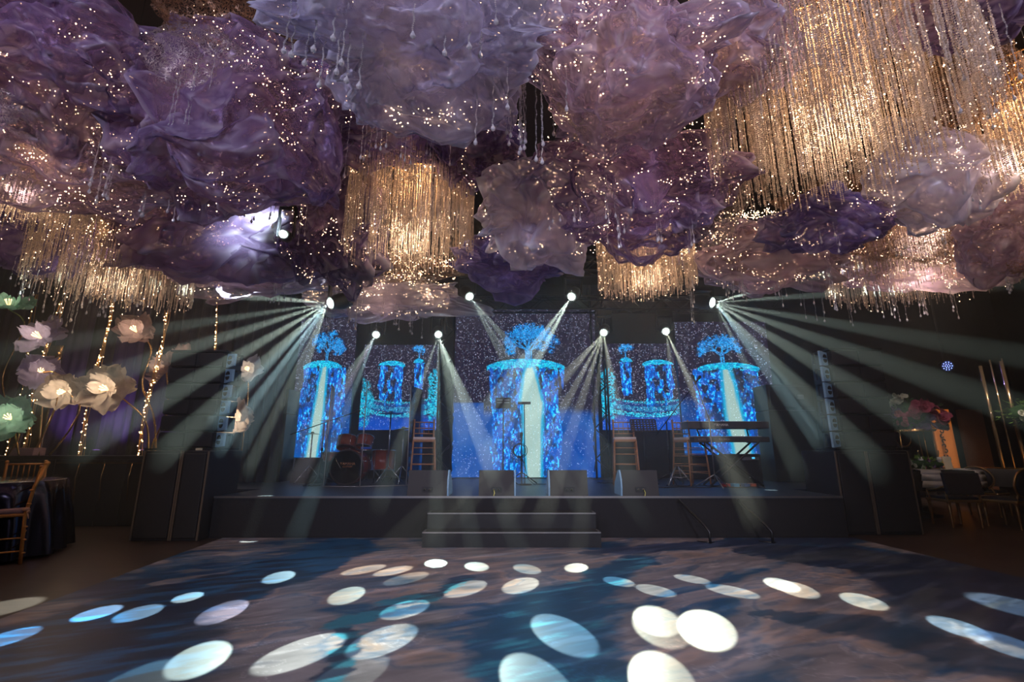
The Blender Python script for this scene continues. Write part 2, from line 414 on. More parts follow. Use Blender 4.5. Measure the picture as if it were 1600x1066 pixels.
class Pic:
    """paints an LED picture cell by cell; coordinates are the cells' own numbering"""
    def __init__(s, x0, x1, y0, y1, step=1.0):
        s.x0, s.x1, s.y0, s.y1 = x0, x1, y0, y1
        s.nx, s.ny = int(round((x1 - x0) / step)), int(round((y1 - y0) / step))
        xs = x0 + (np.arange(s.nx) + .5) * (x1 - x0) / s.nx; ys = y0 + (np.arange(s.ny) + .5) * (y1 - y0) / s.ny
        s.X, s.Y = np.meshgrid(xs, ys)
        s.c = np.zeros(s.X.shape + (3,)); s.c[:] = (.018, .012, .03)
    def put(s, mask, col):
        col = np.asarray(col, float); mask = np.clip(mask, 0, 1)[..., None]; s.c = s.c * (1 - mask) + col * mask
    def add(s, mask, col): s.c = s.c + np.clip(mask, 0, None)[..., None] * np.asarray(col, float)
    def n(s, sx, sy, seed, o=4): return fbm(s.X * sx + 100, s.Y * sy + 100, seed, o)
    def stars(s, dens, seed, region=None, bright=1.0):
        r = np.random.default_rng(seed); m = (r.random(s.X.shape) < dens) * (r.random(s.X.shape) ** 1.5)
        if region is not None: m = m * region
        tint = r.random(s.X.shape)[..., None]
        s.c = s.c + m[..., None] * (np.array([.75, .62, .85]) * tint + np.array([.45, .7, 1.]) * (1 - tint)) * bright
    def blue(s, ytop, soft, seed, amt=1.0):
        k = sstep(ytop - soft, ytop + soft, s.Y + (s.n(.05, .05, seed) - .5) * soft * 1.6)
        s.put(k * amt, (.001, .085, .42)); s.add(k * sstep(.5, .8, s.n(.03, .03, seed + 3)) * .5, (.0, .10, .22))
    def rock(s, cx, ytop, w, ybot, seed, wb=None, hollow=0.35):
        # hanging rock: ragged column that narrows downwards, streaked with roots
        wb = w * .5 if wb is None else wb
        t = np.clip((s.Y - ytop) / (ybot - ytop), 0, 1.2)
        half = (w + (wb - w) * t) / 2
        d = np.abs(s.X - cx)
        ragged = (s.n(.16, .03, seed) - .5) * w * .55
        inside = (d < half + ragged * .5) & (s.Y > ytop) & (s.Y < ybot + (s.n(.3, .01, seed + 1) - .6) * (ybot - ytop) * .6)
        tex = s.n(.2, .10, seed + 2, 6); fil = s.n(.6, .26, seed + 5, 3)
        edge = np.clip(d / np.maximum(half, 1), 0, 1.2)
        on = inside * sstep(.40, .56, tex + .16 * edge - .05)
        s.put(inside * .55, (.012, .022, .06))
        s.put(on * .95, (.0, .10, .62)); s.add(on * sstep(.5, .66, fil), (.0, .32, .75)); s.add(on * sstep(.64, .74, fil), (.05, .6, .7))
    def cap(s, cx, cy, rx, ry, seed, droop=.25):
        u = (s.X - cx) / rx
        top = cy - ry * np.sqrt(np.clip(1 - u * u, 0, 1)) * .9 + u * u * ry * .6
        bot = cy + ry * .75 + (s.n(.25, .3, seed) - .5) * ry * 1.8 * (.5 + np.abs(u)) + u * u * ry * droop
        m = (np.abs(u) < 1) & (s.Y > top) & (s.Y < bot)
        tx = s.n(.5, .6, seed + 4, 3)
        s.put(m * 1., (.0, .42, .78)); s.add(m * sstep(.45, .7, tx), (.02, .55, .42)); s.put(m * sstep(.62, .75, s.n(.4, .5, seed + 9, 3)) * .8, (.0, .12, .5))
    def fall(s, pts, seed, bright=1.0):
        ys = [p[0] for p in pts]; L = np.interp(s.Y, ys, [p[1] for p in pts]); Rr = np.interp(s.Y, ys, [p[2] for p in pts])
        iny = (s.Y >= ys[0]) & (s.Y <= ys[-1])
        d = np.minimum(s.X - L, Rr - s.X) + (s.n(.5, .03, seed) - .5) * 3
        s.put(iny * sstep(-5, 0, d) * .95, (.01, .5, .8))
        s.put(iny * sstep(-.5, 3.5, d), np.array([.46, .68, .62]) * bright)
        s.put(iny * sstep(2, 5, d) * sstep(.5, .75, s.n(.6, .025, seed + 2)) * .35, (.4, .72, .75))
    def tree(s, cx, base, h, spread, seed):
        r = random.Random(seed)
        segs = []; leaves = []
        def br(x, y, a, L, w, dep):
            x2, y2 = x + math.cos(a) * L, y - math.sin(a) * L
            segs.append((x, y, x2, y2, w))
            if dep <= 2: leaves.append((x2, y2))
            if dep == 0: return
            for k in range(3 if dep > 3 else 2):
                br(x2, y2, a + r.uniform(-.75, .75) * spread, L * r.uniform(.66, .86), w * .68, dep - 1)
        br(cx, base, math.pi / 2, h * .26, max(1.5, h * .05), 5)
        m = np.zeros(s.X.shape)
        for x, y, x2, y2, w in segs:
            ex, ey = x2 - x, y2 - y; L = ex * ex + ey * ey + 1e-6
            t = np.clip(((s.X - x) * ex + (s.Y - y) * ey) / L, 0, 1)
            m = np.maximum(m, np.hypot(s.X - x - t * ex, s.Y - y - t * ey) < max(.55, w / 2))
        lm = np.zeros(s.X.shape)
        for x, y in leaves: lm = np.maximum(lm, 1 - sstep(h * .035, h * .085, np.hypot(s.X - x, (s.Y - y) * 1.2)))
        nz = s.n(.7, .7, seed, 3)
        on = lm * sstep(.43, .56, nz)
        s.put(on * .95, (.0, .15, .62)); s.add(on * sstep(.5, .7, s.n(1.1, 1.1, seed + 8, 2)), (.02, .42, .6))
        s.put(m * .9, (.01, .2, .62)); s.add(m * sstep(.45, .6, nz), (.02, .3, .45))
    def wall(s, name, x0, z0, x1, z1, Y, label, outline=None, depth=.09):
        """LED wall as a cabinet with a lit face at plane Y, picture cells spread over it"""
        w = thing(name, label, 'led screen', ((x0 + x1) / 2, Y, z0))
        hx = (x1 - x0) / 2
        MB().box((0, depth / 2 + .004, (z1 - z0) / 2), (x1 - x0, depth, z1 - z0)).build('cabinet', BLACKP, w)
        gx = np.linspace(-hx, hx, s.nx + 1); gz = np.linspace(z1 - z0, 0, s.ny + 1)
        GX, GZ = np.meshgrid(gx, gz)
        V = np.stack([GX, np.zeros_like(GX), GZ], -1).reshape(-1, 3)
        I = np.arange(V.shape[0]).reshape(GX.shape)
        Fq = np.stack([I[1:, :-1], I[1:, 1:], I[:-1, 1:], I[:-1, :-1]], -1).reshape(-1, 4)
        npmesh('picture', V, Fq, SCREENM, parent=w, colors=('CORNER', np.repeat(s.c.reshape(-1, 3), 4, 0) * GAIN))
        return w
GAIN = 1.0
# centre wall
def corners(px0, py0, px1, py1, Y):
    a, b = at(px0, py1, Y), at(px1, py0, Y); return a.x, a.z, b.x, b.z
c = Pic(705, 928, 482, 748)
c.stars(.045, 3)
c.blue(650, 8, 11, .95)
c.put((c.X < 752) * sstep(634, 637, c.Y) * .8, (.001, .09, .44))
c.put((c.X > 884) * sstep(655, 700, c.Y) * .5, (.0, .07, .45))
c.rock(817, 576, 112, 764, 5, 92)
c.put((np.abs(c.X - 783) < 17) * (c.Y > 580) * (c.Y < 650) * .5, (.02, .02, .045))
c.fall([(574, 819, 827), (590, 814, 832), (634, 808, 842), (635, 812, 843), (690, 814, 840), (748, 818, 839)], 21)
c.cap(817, 573, 61, 9, 6)
c.tree(822, 566, 70, 1.7, 12); c.tree(818, 566, 62, 1.9, 25); c.tree(826, 566, 60, 1.5, 3)
c.stars(.05, 31, bright=.9)
LED_C = c.wall('led_screen', -1.25, .52, 1.83, 4.13, 10.05, 'tall middle led wall showing a floating island with tree and broad waterfall')
# side tall walls
def tallpic(mir):
    q = Pic(449, 560, 497, 716)
    q.stars(.05, 40 + mir); q.blue(640, 45, 43 + mir, .97)
    q.rock(503, 578, 78, 725, 45 + mir, 84); q.put((np.abs(q.X - 478) < 13) * (q.Y > 590) * (q.Y < 640) * .45, (.03, .035, .06))
    q.fall([(576, 499, 507), (610, 494, 508), (650, 490, 508), (716, 483, 503)], 47, .95)
    q.cap(499, 573, 37, 7, 48 + mir); q.tree(504, 568, 54, 1.5, 8 + mir); q.tree(507, 568, 48, 1.6, 18 + mir)
    q.stars(.05, 50 + mir)
    return q
q = tallpic(0)
x0, z0, x1, z1 = corners(449, 497, 559, 715, 9.75)
q.wall('led_screen', x0, z0, x1, z1, 9.75, 'tall led wall with a floating island and waterfall behind the drum kit')
q = tallpic(3); q.c = q.c[:, ::-1]
x0, z0, x1, z1 = corners(1070, 503, 1195, 711, 9.75)
q.wall('led_screen', x0, z0, x1, z1, 9.75, 'tall led wall with floating island and waterfall behind the keyboards')
# low side walls
def lowpic(mir):
    q = Pic(553, 691, 539, 673)
    q.stars(.06, 60 + mir)
    q.put(sstep(640, 664, q.Y + (q.n(.05, .05, 3) - .5) * 20), (.004, .09, .6))
    for cx, cw, ct, cb in ((604, 42, 572, 640), (652, 17, 568, 618)):
        q.rock(cx, ct, cw, cb, 61 + cx, cw * .85); q.cap(cx, ct - 3, cw * .56, 4.5, 70 + cx)
    q.tree(652, 562, 24, 1.3, 5)
    # rope bridge between two leafy banks
    mid = 622; y0 = 630 + 8 - ((q.X - mid) / 62) ** 2 * 9
    for off, th, br in ((-6, 1.6, 1), (4, 3.6, .75), (13, 3.4, 1)):
        m = (np.abs(q.Y - y0 - off) < th) * sstep(.42, .55, q.n(.9, .9, 80 + off, 2))
        q.put(m, np.array([.0, .55, .85]) * br); q.add(m * (rng.random(q.X.shape) < .3), (.15, .5, .35))
    q.put(((q.Y > y0 - 5) & (q.Y < y0 + 9)) * .35, (.0, .12, .6))
    for cx, cy, rx, ry in ((561, 632, 16, 34), (684, 618, 17, 46)):
        d = np.hypot((q.X - cx) / rx, (q.Y - cy) / ry) + (q.n(.15, .15, int(cx)) - .5) * .9
        m = (1 - sstep(.75, 1.0, d)) * sstep(.38, .5, q.n(.6, .6, int(cx) + 4, 3))
        q.put(m, (.0, .38, .68)); q.add(m * sstep(.5, .68, q.n(1.1, 1.1, int(cx) + 7, 2)), (.02, .6, .55))
    q.stars(.06, 90 + mir)
    return q
q = lowpic(0); x0, z0, x1, z1 = corners(560, 539, 690, 672, 10.1)
q.wall('led_screen', x0, z0, x1, z1, 10.1, 'low led wall with a glowing rope bridge behind the drum shield')
q = lowpic(5); q.c = q.c[:, ::-1]; x0, z0, x1, z1 = corners(942, 537, 1078, 672, 10.1)
q.wall('led_screen', x0, z0, x1, z1, 10.1, 'low led wall with a glowing rope bridge behind the perforated music stand')

# black masking flats and towers around the screens
def flat(name, px0, py0, px1, py1, Y, label, d=.12):
    x0, z0, x1, z1 = corners(px0, py0, px1, py1, Y); z0 = max(z0, ZS) if Y < 10.9 and x1 > XL and x0 < XR else 0
    o = MB().box(*boxat(x0, x1, Y, Y + d, z0, z1)).build(name, BLACK); tag(o, label, 'stage flat'); return o
flat('masking_flat', 450, 716, 560, 760, 9.8, 'black flat closing the gap under the led wall behind the drums')
flat('masking_flat', 1071, 712, 1196, 762, 9.8, 'black flat closing the gap under the led wall behind the keyboards')
flat('masking_flat', 561, 673, 690, 758, 10.2, 'black flat under the rope bridge screen behind the drum shield')
flat('masking_flat', 944, 673, 1078, 758, 10.2, 'black flat under the rope bridge screen behind the music stand')
x0, z0, x1, z1 = corners(447, 716, 474, 752, 9.4)
tag(MB().box(*boxat(x0, x1, 9.4, 9.44, ZS, z1)).build('reflection_panel', mat('painted_reflection_blue', (.35, .45, .6), .5)), 'added panel painted as blue screen reflection under the left edge of the tall screen', 'board')  # panel added in front; screen light reflected by the flat put into its colour
def tower(px, Y, label, w=.3, top=4.6):
    x = at(px, 600, Y).x
    t = thing('truss_tower', label, 'truss tower', (x, Y, ZS))
    m = MB()
    for dx in (-w / 2, w / 2):
        for dy in (-w / 2, w / 2): m.tube([(dx, dy, 0), (dx, dy, top - ZS)], .022, 6)
    m.build('upright', DARKMETAL, t)
    m = MB(); z = .1; k = 0
    while z < top - ZS - .3:
        a = -w / 2 if k % 2 else w / 2
        for dy in (-w / 2, w / 2): m.tube([(a, dy, z), (-a, dy, z + .3)], .012, 5)
        for dx in (-w / 2, w / 2): m.tube([(dx, a, z), (dx, -a, z + .3)], .012, 5)
        z += .3; k += 1
    m.build('bracing', DARKMETAL, t)
    m = MB().box((0, 0, .01), (w + .15, w + .15, .02)); m.build('base_plate', DARKMETAL, t)
tower(698, 9.95, 'dark truss tower on the drum side of the middle led wall')
tower(936, 9.95, 'dark truss tower between the middle led wall and the music stand')
# overhead lighting trusses
def truss(name, p, q, label, w=.28):
    p, q = Vector(p), Vector(q); L = (q - p).length
    t = thing(name, label, 'lighting truss', p); d = (q - p)
    side = Vector((0, 0, 1)); bk = Vector((0, 1, 0))
    m = MB()
    for a in (-w / 2, w / 2):
        for b in (-w / 2, w / 2): m.tube([side * a + bk * b, d + side * a + bk * b], .022, 6)
    m.build('chord', DARKMETAL, t)
    m = MB(); n = int(L / .3)
    for i in range(n):
        a0, a1 = d * (i / n), d * ((i + 1) / n); sg = w / 2 * (1 if i % 2 else -1)
        for b in (-w / 2, w / 2):
            m.tube([a0 + side * sg + bk * b, a1 - side * sg + bk * b], .01, 5); m.tube([a0 + side * b + bk * sg, a1 + side * b - bk * sg], .01, 5)
    m.build('bracing', DARKMETAL, t)
    for u in (.08, .92): MB().tube([d * u, d * u + Vector((0, 0, 6.5 - p.z))], .008, 5).build('hanging_cable', DARKMETAL, t)
truss('lighting_truss', (-5.2, YT + .19, 4.0), (5.6, YT + .19, 4.0), 'long dark lighting truss across the stage carrying the outer light heads')
truss('lighting_truss', (-1.8, 8.2, 4.4), (2.2, 8.2, 4.4), 'short dark lighting truss raised above the middle led wall')
truss('lighting_truss', (H1P.x - 1.2, 7.66, 4.3), (H1P.x + 1.0, 7.66, 4.3), 'short dark lighting truss carrying the bright left fanning light')
truss('lighting_truss', (H8P.x - 1.0, 8.35, 4.3), (H8P.x + 1.2, 8.35, 4.3), 'short dark lighting truss carrying the bright right fanning light')

# ------------------------------------------------------------------ moving heads
LENS_EM = mat('lamp_lens', (.9, .95, .9), .1, emit=(.82, 1, .9), strength=35, sample=False)
def moving_head(p, target, hang, label, s=1.0):
    # p: where the lens sits. The lamp head is built behind it along the aim.
    p = Vector(p); d = (Vector(target) - p).normalized()
    piv = p - d * .17 * s
    t = thing('moving_head_light', label, 'moving head light', (piv.x, piv.y, hang), 0, 'moving head lights over the stage')
    o = Vector((piv.x, piv.y, hang))
    m = MB().bbox((0, 0, -.06 * s), (.3 * s, .2 * s, .12 * s), .012)
    m.build('base', BLACKP, t)
    m = MB(); h = piv.z - o.z
    for sx in (-1, 1): m.bbox((sx * .15 * s, 0, (h - .12 * s) / 2), (.03 * s, .09 * s, abs(h + .06 * s)), .006)
    m.box((0, 0, -.135 * s), (.33 * s, .09 * s, .03 * s)); m.build('yoke', BLACKP, t)
    M = d.to_track_quat('Z', 'Y').to_matrix()
    hd = MB().lathe([(.05 * s, -.18 * s), (.1 * s, -.14 * s), (.115 * s, -.02 * s), (.1 * s, .08 * s), (.085 * s, .155 * s)], piv - o, 20, M=M)
    hd.build('head', BLACKP, t)
    m = MB().lathe([(.06 * s, .156 * s), (.062 * s, .160 * s), (.03 * s, .163 * s)], piv - o, 16, M=M); m.build('lens', LENS_EM, t)
    m = MB().tube([(0, 0, 0), (0, 0, .05)], .012, 6); m.box((0, 0, .055), (.06, .36, .03)); m.build('clamp', DARKMETAL, t)
tg = {'h2': onz(300, 980), 'h3': onz(690, 930), 'h4': onz(1120, 925), 'h5': onz(470, 990), 'h6': onz(830, 930), 'h7': onz(1240, 940)}
nm = {'h2': 'moving head light above the drum kit, throwing beams to the lower left',
      'h3': 'moving head light above the single stool, throwing three beams straight down',
      'h4': 'higher moving head light over the left edge of the middle led wall',
      'h5': 'higher moving head light over the right edge of the middle led wall',
      'h6': 'moving head light with yellowish beams right of the middle led wall',
      'h7': 'moving head light with yellowish beams above the keyboards'}
for k, (p, _c) in HEADS.items():
    moving_head(p - (Vector(tg[k]) - p).normalized() * .03, tg[k], (4.25 if k in 'h4h5' else 3.85), nm[k])
# the lamp that shines back from inside the clouds, and two big side heads
moving_head(H1P - Vector((-.5, -.8, -.2)).normalized() * .03, H1P + Vector((-3, -3.6, -2)), 4.15, 'bright moving head light fanning wide beams to the left under the pale cloud', 1.25)
moving_head(H8P - Vector((.5, -.8, -.2)).normalized() * .03, H8P + Vector((3, -3.6, -1.6)), 4.15, 'bright moving head light fanning wide beams to the right above the right line array', 1.25)
# ------------------------------------------------------------------ loudspeakers
BLUEB = mat('painted_screen_blue', (.30, .52, .72), .5, noise_amt=.1)  # blue light of the LED screens put into the grey plates' base colour
def line_array(name, x0, x1, Y, zb, zt, side, label, n=6):
    """stack of n cabinets, grille to the hall, cheek plate on the stage side"""
    t = thing(name, label, 'line array', ((x0 + x1) / 2, Y, zb)); W = x1 - x0; h = (zt - zb) / n
    s = side
    for i in range(n):
        z = h * (i + .5); tilt = (i - n / 2) * .03
        wv = W * (1 - .03 * (n - 1 - i)) if False else W
        c = MB().bbox((0, .24, z), (wv, .44, h - .014), .008, rx=0)
        cab = c.build('cabinet', BLACKP, t)
        g = MB()
        for k, (a, b) in enumerate(((-.5, -.02), (.04, .5))):
            g.bbox((wv * (a + b) / 2, .012, z), (wv * (b - a) - .01, .03, h - .04), .006)
        g.build('grille', GRILLE, cab)
        m = MB(); X = s * (wv / 2 + .085)
        # cheek plate swung towards the stage, hand-hole as a dark inset
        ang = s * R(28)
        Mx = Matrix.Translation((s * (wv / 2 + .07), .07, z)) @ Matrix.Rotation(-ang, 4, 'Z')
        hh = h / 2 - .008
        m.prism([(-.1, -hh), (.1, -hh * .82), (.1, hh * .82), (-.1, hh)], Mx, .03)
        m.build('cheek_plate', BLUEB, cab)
        hnd = MB(); Mh = Mx @ Matrix.Translation((0, -.018, 0)) if True else Mx
        for sg in (1, -1):
            pts = [(.042 * math.cos(a), sg * (.012 + .05 * math.sin(a))) for a in np.linspace(0, math.pi, 9)]
            if sg < 0: pts = pts[::-1]
            hnd.prism(pts, Mh, .012)
        hnd.build('handle_recess', BLACKP, cab)
        r = MB().box((s * (wv / 2 + .2), .1, z), (.02, .04, h * .7)); r.box((s * (wv / 2 + .185), .1, z + h * .3), (.05, .03, .02)); r.build('rigging_bar', DARKMETAL, cab)
    MB().box((0, .2, n * h + .012), (W + .05, .4, .024)).build('top_frame', DARKMETAL, t)
    f = MB().box((0, .2, -.012), (W + .3, .42, .024)); f.build('base_frame', DARKMETAL, t)
aL0, aL1 = at(262, 700, 6.55), at(338, 550, 6.55)
line_array('line_array', -4.72, -4.0, 6.4, 1.09, at(300, 552, 6.5).z, 1, 'left line array of six stacked black cabinets on the subwoofers')
line_array('line_array', 4.60, 5.32, 6.65, 1.09, at(1350, 548, 6.7).z, -1, 'right line array of six stacked black cabinets, nearest the dining tables')
def sub(x0, x1, y0, y1, h, label):
    t = thing('subwoofer', label, 'subwoofer', ((x0 + x1) / 2, y0, 0)); W = x1 - x0
    MB().bbox((0, (y1 - y0) / 2, h / 2), (W - .012, y1 - y0, h), .012).build('cabinet', BLACKP, t)
    MB().bbox((0, -.008, h / 2), (W - .07, .03, h - .07), .01).build('grille', GRILLE, t)
    for sx in (-1, 1):
        MB().box((sx * (W / 2 - .012), -.012, h / 2), (.018, .012, h - .02)).build('edge_strip', mat('dull_edge_strip', (.2, .15, .11), .5, metal=.4), t)
sub(-4.58, -4.10, 6.03, 6.75, 1.06, 'outermost black subwoofer left of the stage under the line array')
sub(-4.10, -3.76, 6.03, 6.75, 1.06, 'narrow black subwoofer between the stage and the outermost left one')
sub(4.30, 4.72, 6.47, 7.2, 1.06, 'black subwoofer touching the right end of the stage')
sub(4.72, 5.30, 6.47, 7.2, 1.06, 'wide black subwoofer at the right, farthest from the stage')
# small light on top and white adaptor on the floor
tag(MB().bbox((-4.02, 6.2, 1.075), (.06, .05, .03), .005).build('power_box', mat('cream_plastic', (.85, .75, .5), .4)), 'tiny cream box lying on top of the left subwoofers', 'box')
pb = thing('power_adaptor', 'small cream power adaptor with cable on the floor at the right stage corner', 'adaptor', (*onz(1307, 833)[:2], 0))
MB().bbox((0, 0, .025), (.11, .06, .05), .01).build('body', MATS['cream_plastic'], pb)
MB().tube([(-.05, 0, .02), (-.12, .02, .01), (-.2, .05, .008), (-.26, .12, .008)], .007, 6).build('cable', BLACKP, pb)

# ------------------------------------------------------------------ side fill stacks behind
def sidefill(px0, px1, ptop, Y, s, label):
    a, b = at(px0, ptop, Y), at(px1, ptop, Y); z = a.z; z0 = ZS
    t = thing('side_fill_cabinet', label, 'loudspeaker', ((a.x + b.x) / 2, Y, z0)); W = b.x - a.x; H = z - z0
    MB().bbox((0, .25, H * .36), (W, .5, H * .72), .01).build('lower_cabinet', BLACKP, t)
    MB().bbox((0, .25, H * .86), (W, .5, H * .27), .01).build('upper_cabinet', BLACKP, t)
    MB().bbox((0, -.01, H * .86), (W * .9, .03, H * .22), .01).build('grille', GRILLE, t)
    MB().bbox((s * W * .2, -.03, H * .86), (.12, .02, .08), .005).build('badge_plate', mat('grey_plate', (.2, .2, .22), .5), t)
sidefill(372, 452, 607, 8.9, -1, 'tall black cabinet stack between the left line array and the drums')
sidefill(1196, 1268, 600, 8.9, 1, 'tall black cabinet stack between the keyboards and the right line array')

# ------------------------------------------------------------------ wedge monitors (backs to the hall)
CAM_L = mat('connector_metal', (.6, .6, .6), .3, metal=.8)
def wedge(px0, px1, label, s, cable=None, Y=6.24):
    a, b = at(px0, 770, Y), at(px1, 770, Y); W = b.x - a.x
    t = thing('wedge_monitor', label, 'monitor speaker', ((a.x + b.x) / 2, Y, ZS), 0, None)
    # profile in y-z, extruded along x; vertical back, slanted baffle facing the performer
    hh = .31
    def prof(w, x, grow=0):
        return [(x, 0 - grow, 0), (x, .05 - grow * 0, hh), (x, .12, hh + grow), (x, .38, .12), (x, .38, 0)]
    m = MB()
    A = prof(W, -W / 2); B = prof(W, W / 2); n = 5
    m.add(A + B, [tuple(range(n)), tuple(range(2 * n - 1, n - 1, -1))] + [(i, i + n, (i + 1) % n + n, (i + 1) % n) for i in range(n)])
    m.build('cabinet', mat('monitor_black', (.026, .022, .024), .6, noise_amt=.2, noise_scale=80), t)
    c = MB()
    X = s * (W / 2 + .004)
    pr = [(.0, .0), (-.02, .1), (-.01, .2), (.06, hh + .005), (.13, hh), (.34, .15), (.39, .05), (.38, 0)]
    k = len(pr); P0 = [(X, y, z) for y, z in pr]; P1 = [(X + s * .02, y, z) for y, z in pr]
    c.add(P0 + P1, [tuple(range(k)), tuple(range(2 * k - 1, k - 1, -1))] + [(i, i + k, (i + 1) % k + k, (i + 1) % k) for i in range(k)])
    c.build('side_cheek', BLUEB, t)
    g = MB().box((0, -.0 + .006, .075), (.13, .012, .06)); g.build('connector_panel', BLACKP, t)
    for dx in (-.03, .03): MB().lathe([(.012, 0), (.013, -.012), (.008, -.014)], (dx, .0, .075), 10, 'Y').build('socket', CAM_L, t)
    if cable is not None:
        MB().tube([(cable, -.012, .07), (cable + .008, -.03, .04), (cable - .004, -.035, -.01), (cable - .012, -.03, -.07)], .006, 6).build('plug_lead', mat('yellow_lead', (.8, .75, .2), .4), t)
wedge(636, 698, 'wedge monitor in front of the single left stool', 1)
wedge(748, 803, 'wedge monitor with yellow lead in front of the microphone stand', 1, -.03)
wedge(860, 919, 'wedge monitor below the right half of the middle led wall', -1)
wedge(973, 1030, 'wedge monitor with pale blue side cheek in front of the right stool', -1, .04)
# ------------------------------------------------------------------ band gear on the stage
RED = mat('red_lacquer', (.30, .045, .025), .25, noise_amt=.25, noise_scale=8)
DHEAD = mat('black_drumhead', (.015, .015, .018), .45)
SKIN = mat('white_drumhead', (.7, .7, .72), .5)
BRONZE = mat('cymbal_bronze', (.55, .42, .22), .3, metal=1)
def text(name, s, size, loc, rot, m, parent, extrude=.001, align='CENTER'):
    cu = bpy.data.curves.new(name, 'FONT'); cu.body = s; cu.size = size; cu.extrude = extrude; cu.align_x = align; cu.align_y = 'CENTER'
    cu.materials.append(m); o = bpy.data.objects.new(name, cu); COL.objects.link(o); 
    me = bpy.data.meshes.new_from_object(o.evaluated_get(bpy.context.evaluated_depsgraph_get())); bpy.data.objects.remove(o)
    o = bpy.data.objects.new(name, me); COL.objects.link(o); o.location = loc; o.rotation_euler = rot; o.parent = parent
    return o
ORANGE_INK = mat('orange_print', (.75, .25, .06), .5); WHITE_INK = mat('white_print', (.8, .8, .8), .5)

YD = 8.15
bd = onz(537, 766, ZS)
kit = thing('drum_kit', 'dark red drum kit with black bass drum head inside the clear shield', 'drum kit', (at(537, 766, YD).x, YD, ZS))
r = .285
bass = MB().lathe([(r, -.2), (r + .006, -.19), (r + .006, .19), (r, .2)], (0, .25, r), 40, 'Y').build('bass_drum', RED, kit)
MB().lathe([(r - .012, .0), (r - .02, -.004)], (0, .046, r), 40, 'Y').build('front_head', DHEAD, bass)
MB().torus((0, .045, r), r - .004, .014, 40, 8, 'Y').build('hoop', mat('hoop_black', (.05, .02, .02), .3), bass)
m = MB()
for k in range(10):
    a = 2 * math.pi * (k + .5) / 10; x, z = math.cos(a) * (r + .018), r + math.sin(a) * (r + .018)
    m.bbox((x, .16, z), (.02, .05, .02), .004, ry=-a); m.tube([(x, .03, z), (x, .14, z)], .004, 5)
m.build('lugs', CHROME, bass)
text('lettering', 'YAMAHA', .062, (.02, .036, r + .055), (R(90), 0, 0), ORANGE_INK, bass)
text('lettering', 'CUSTOM', .04, (.02, .036, r + .008), (R(90), 0, 0), ORANGE_INK, bass)
MB().tube([(-.2, .02, r + .17), (-.07, -.03, r - .02)], .006, 6).build('microphone_boom', CHROME, kit)
def drum(x, y, z, rr, h, tilt, tz=0, name='tom_drum'):
    M = Matrix.Rotation(R(tz), 3, 'Z') @ Matrix.Rotation(R(tilt), 3, 'X')
    d = MB().lathe([(rr, 0), (rr, h)], (x, y, z), 28, M=M).build(name, RED, kit)
    m = MB()
    for q in (0, h):
        m.torus(Vector((x, y, z)) + M @ Vector((0, 0, q)), rr + .006, .008, 28, 6, M=M)
    for k in range(6):
        a = 2 * math.pi * k / 6
        p = Vector((x, y, z)); e = Vector((math.cos(a) * (rr + .012), math.sin(a) * (rr + .012), 0))
        m.tube([p + M @ e, p + M @ (e + Vector((0, 0, h)))], .005, 5)
    m.build('rims', CHROME, d)
    MB().lathe([(rr - .004, h + .004), (.01, h + .006)], (x, y, z), 28, M=M).build('head', SKIN, d)
drum(-.14, .36, r * 2 + .03, .155, .2, -22, 8)
drum(.17, .36, r * 2 + .05, .14, .19, -22, -8)
drum(-.46, .6, .36, .17, .16, -4, name='snare_drum')
drum(.46, .62, .22, .2, .34, -3, name='floor_tom')
m = MB()
for a in (0, 2.1, 4.2): m.tube([(.46 + .21 * math.cos(a), .62 + .21 * math.sin(a), 0), (.46 + .21 * math.cos(a), .62 + .21 * math.sin(a), .5)], .008, 6)
m.build('floor_tom_legs', CHROME, kit)
def cymbal(x, y, z, rr, tilt, label_m, foot=.28, rz=0):
    M = Matrix.Rotation(R(tilt), 3, 'Y')
    s = MB().tube([(x, y, .28), (x, y, z)], .012, 8)
    for k in range(3):
        a = 2 * math.pi * k / 3 + rz
        s.tube([(x, y, .3), (x + foot * math.cos(a), y + foot * math.sin(a), .012)], .009, 6); s.tube([(x, y, .12), (x + foot * .62 * math.cos(a), y + foot * .62 * math.sin(a), .12)], .005, 5)
    st_ = s.build('cymbal_stand', CHROME, kit)
    MB().lathe([(rr, 0), (rr * .5, .012), (rr * .18, .022), (rr * .16, .036), (.01, .042)], (x, y, z), 36, M=M).build('cymbal', label_m, st_)
BLUEC = mat('cymbal_dark', (.10, .13, .2), .3, metal=.9)
cymbal(.62, .35, 1.2, .22, 0, BLUEC); cymbal(.86, .35, .93, .2, -8, BRONZE, rz=.6); cymbal(-.66, .75, 1.08, .2, 10, BRONZE); cymbal(-.75, .35, .84, .16, 0, BRONZE)
MB().bbox((.28, .16, r * 2 + .03), (.16, .1, .04), .01).build('blue_cloth', mat('blue_cloth', (.02, .12, .6), .7), kit)
t = thing('drum_throne', 'low black drum stool behind the drum kit', 'stool', (kit.location.x + .1, YD + 1.05, ZS))
MB().lathe([(.15, .46), (.17, .48), (.17, .54), (.14, .56)], (0, 0, 0), 24).build('seat', BLACKP, t)
MB().tube([(0, 0, .2), (0, 0, .46)], .018, 8).build('post', CHROME, t)
for k in range(3):
    a = 2 * math.pi * k / 3; MB().tube([(0, 0, .3), (.25 * math.cos(a), .25 * math.sin(a), .012)], .011, 6).build('leg', CHROME, t)

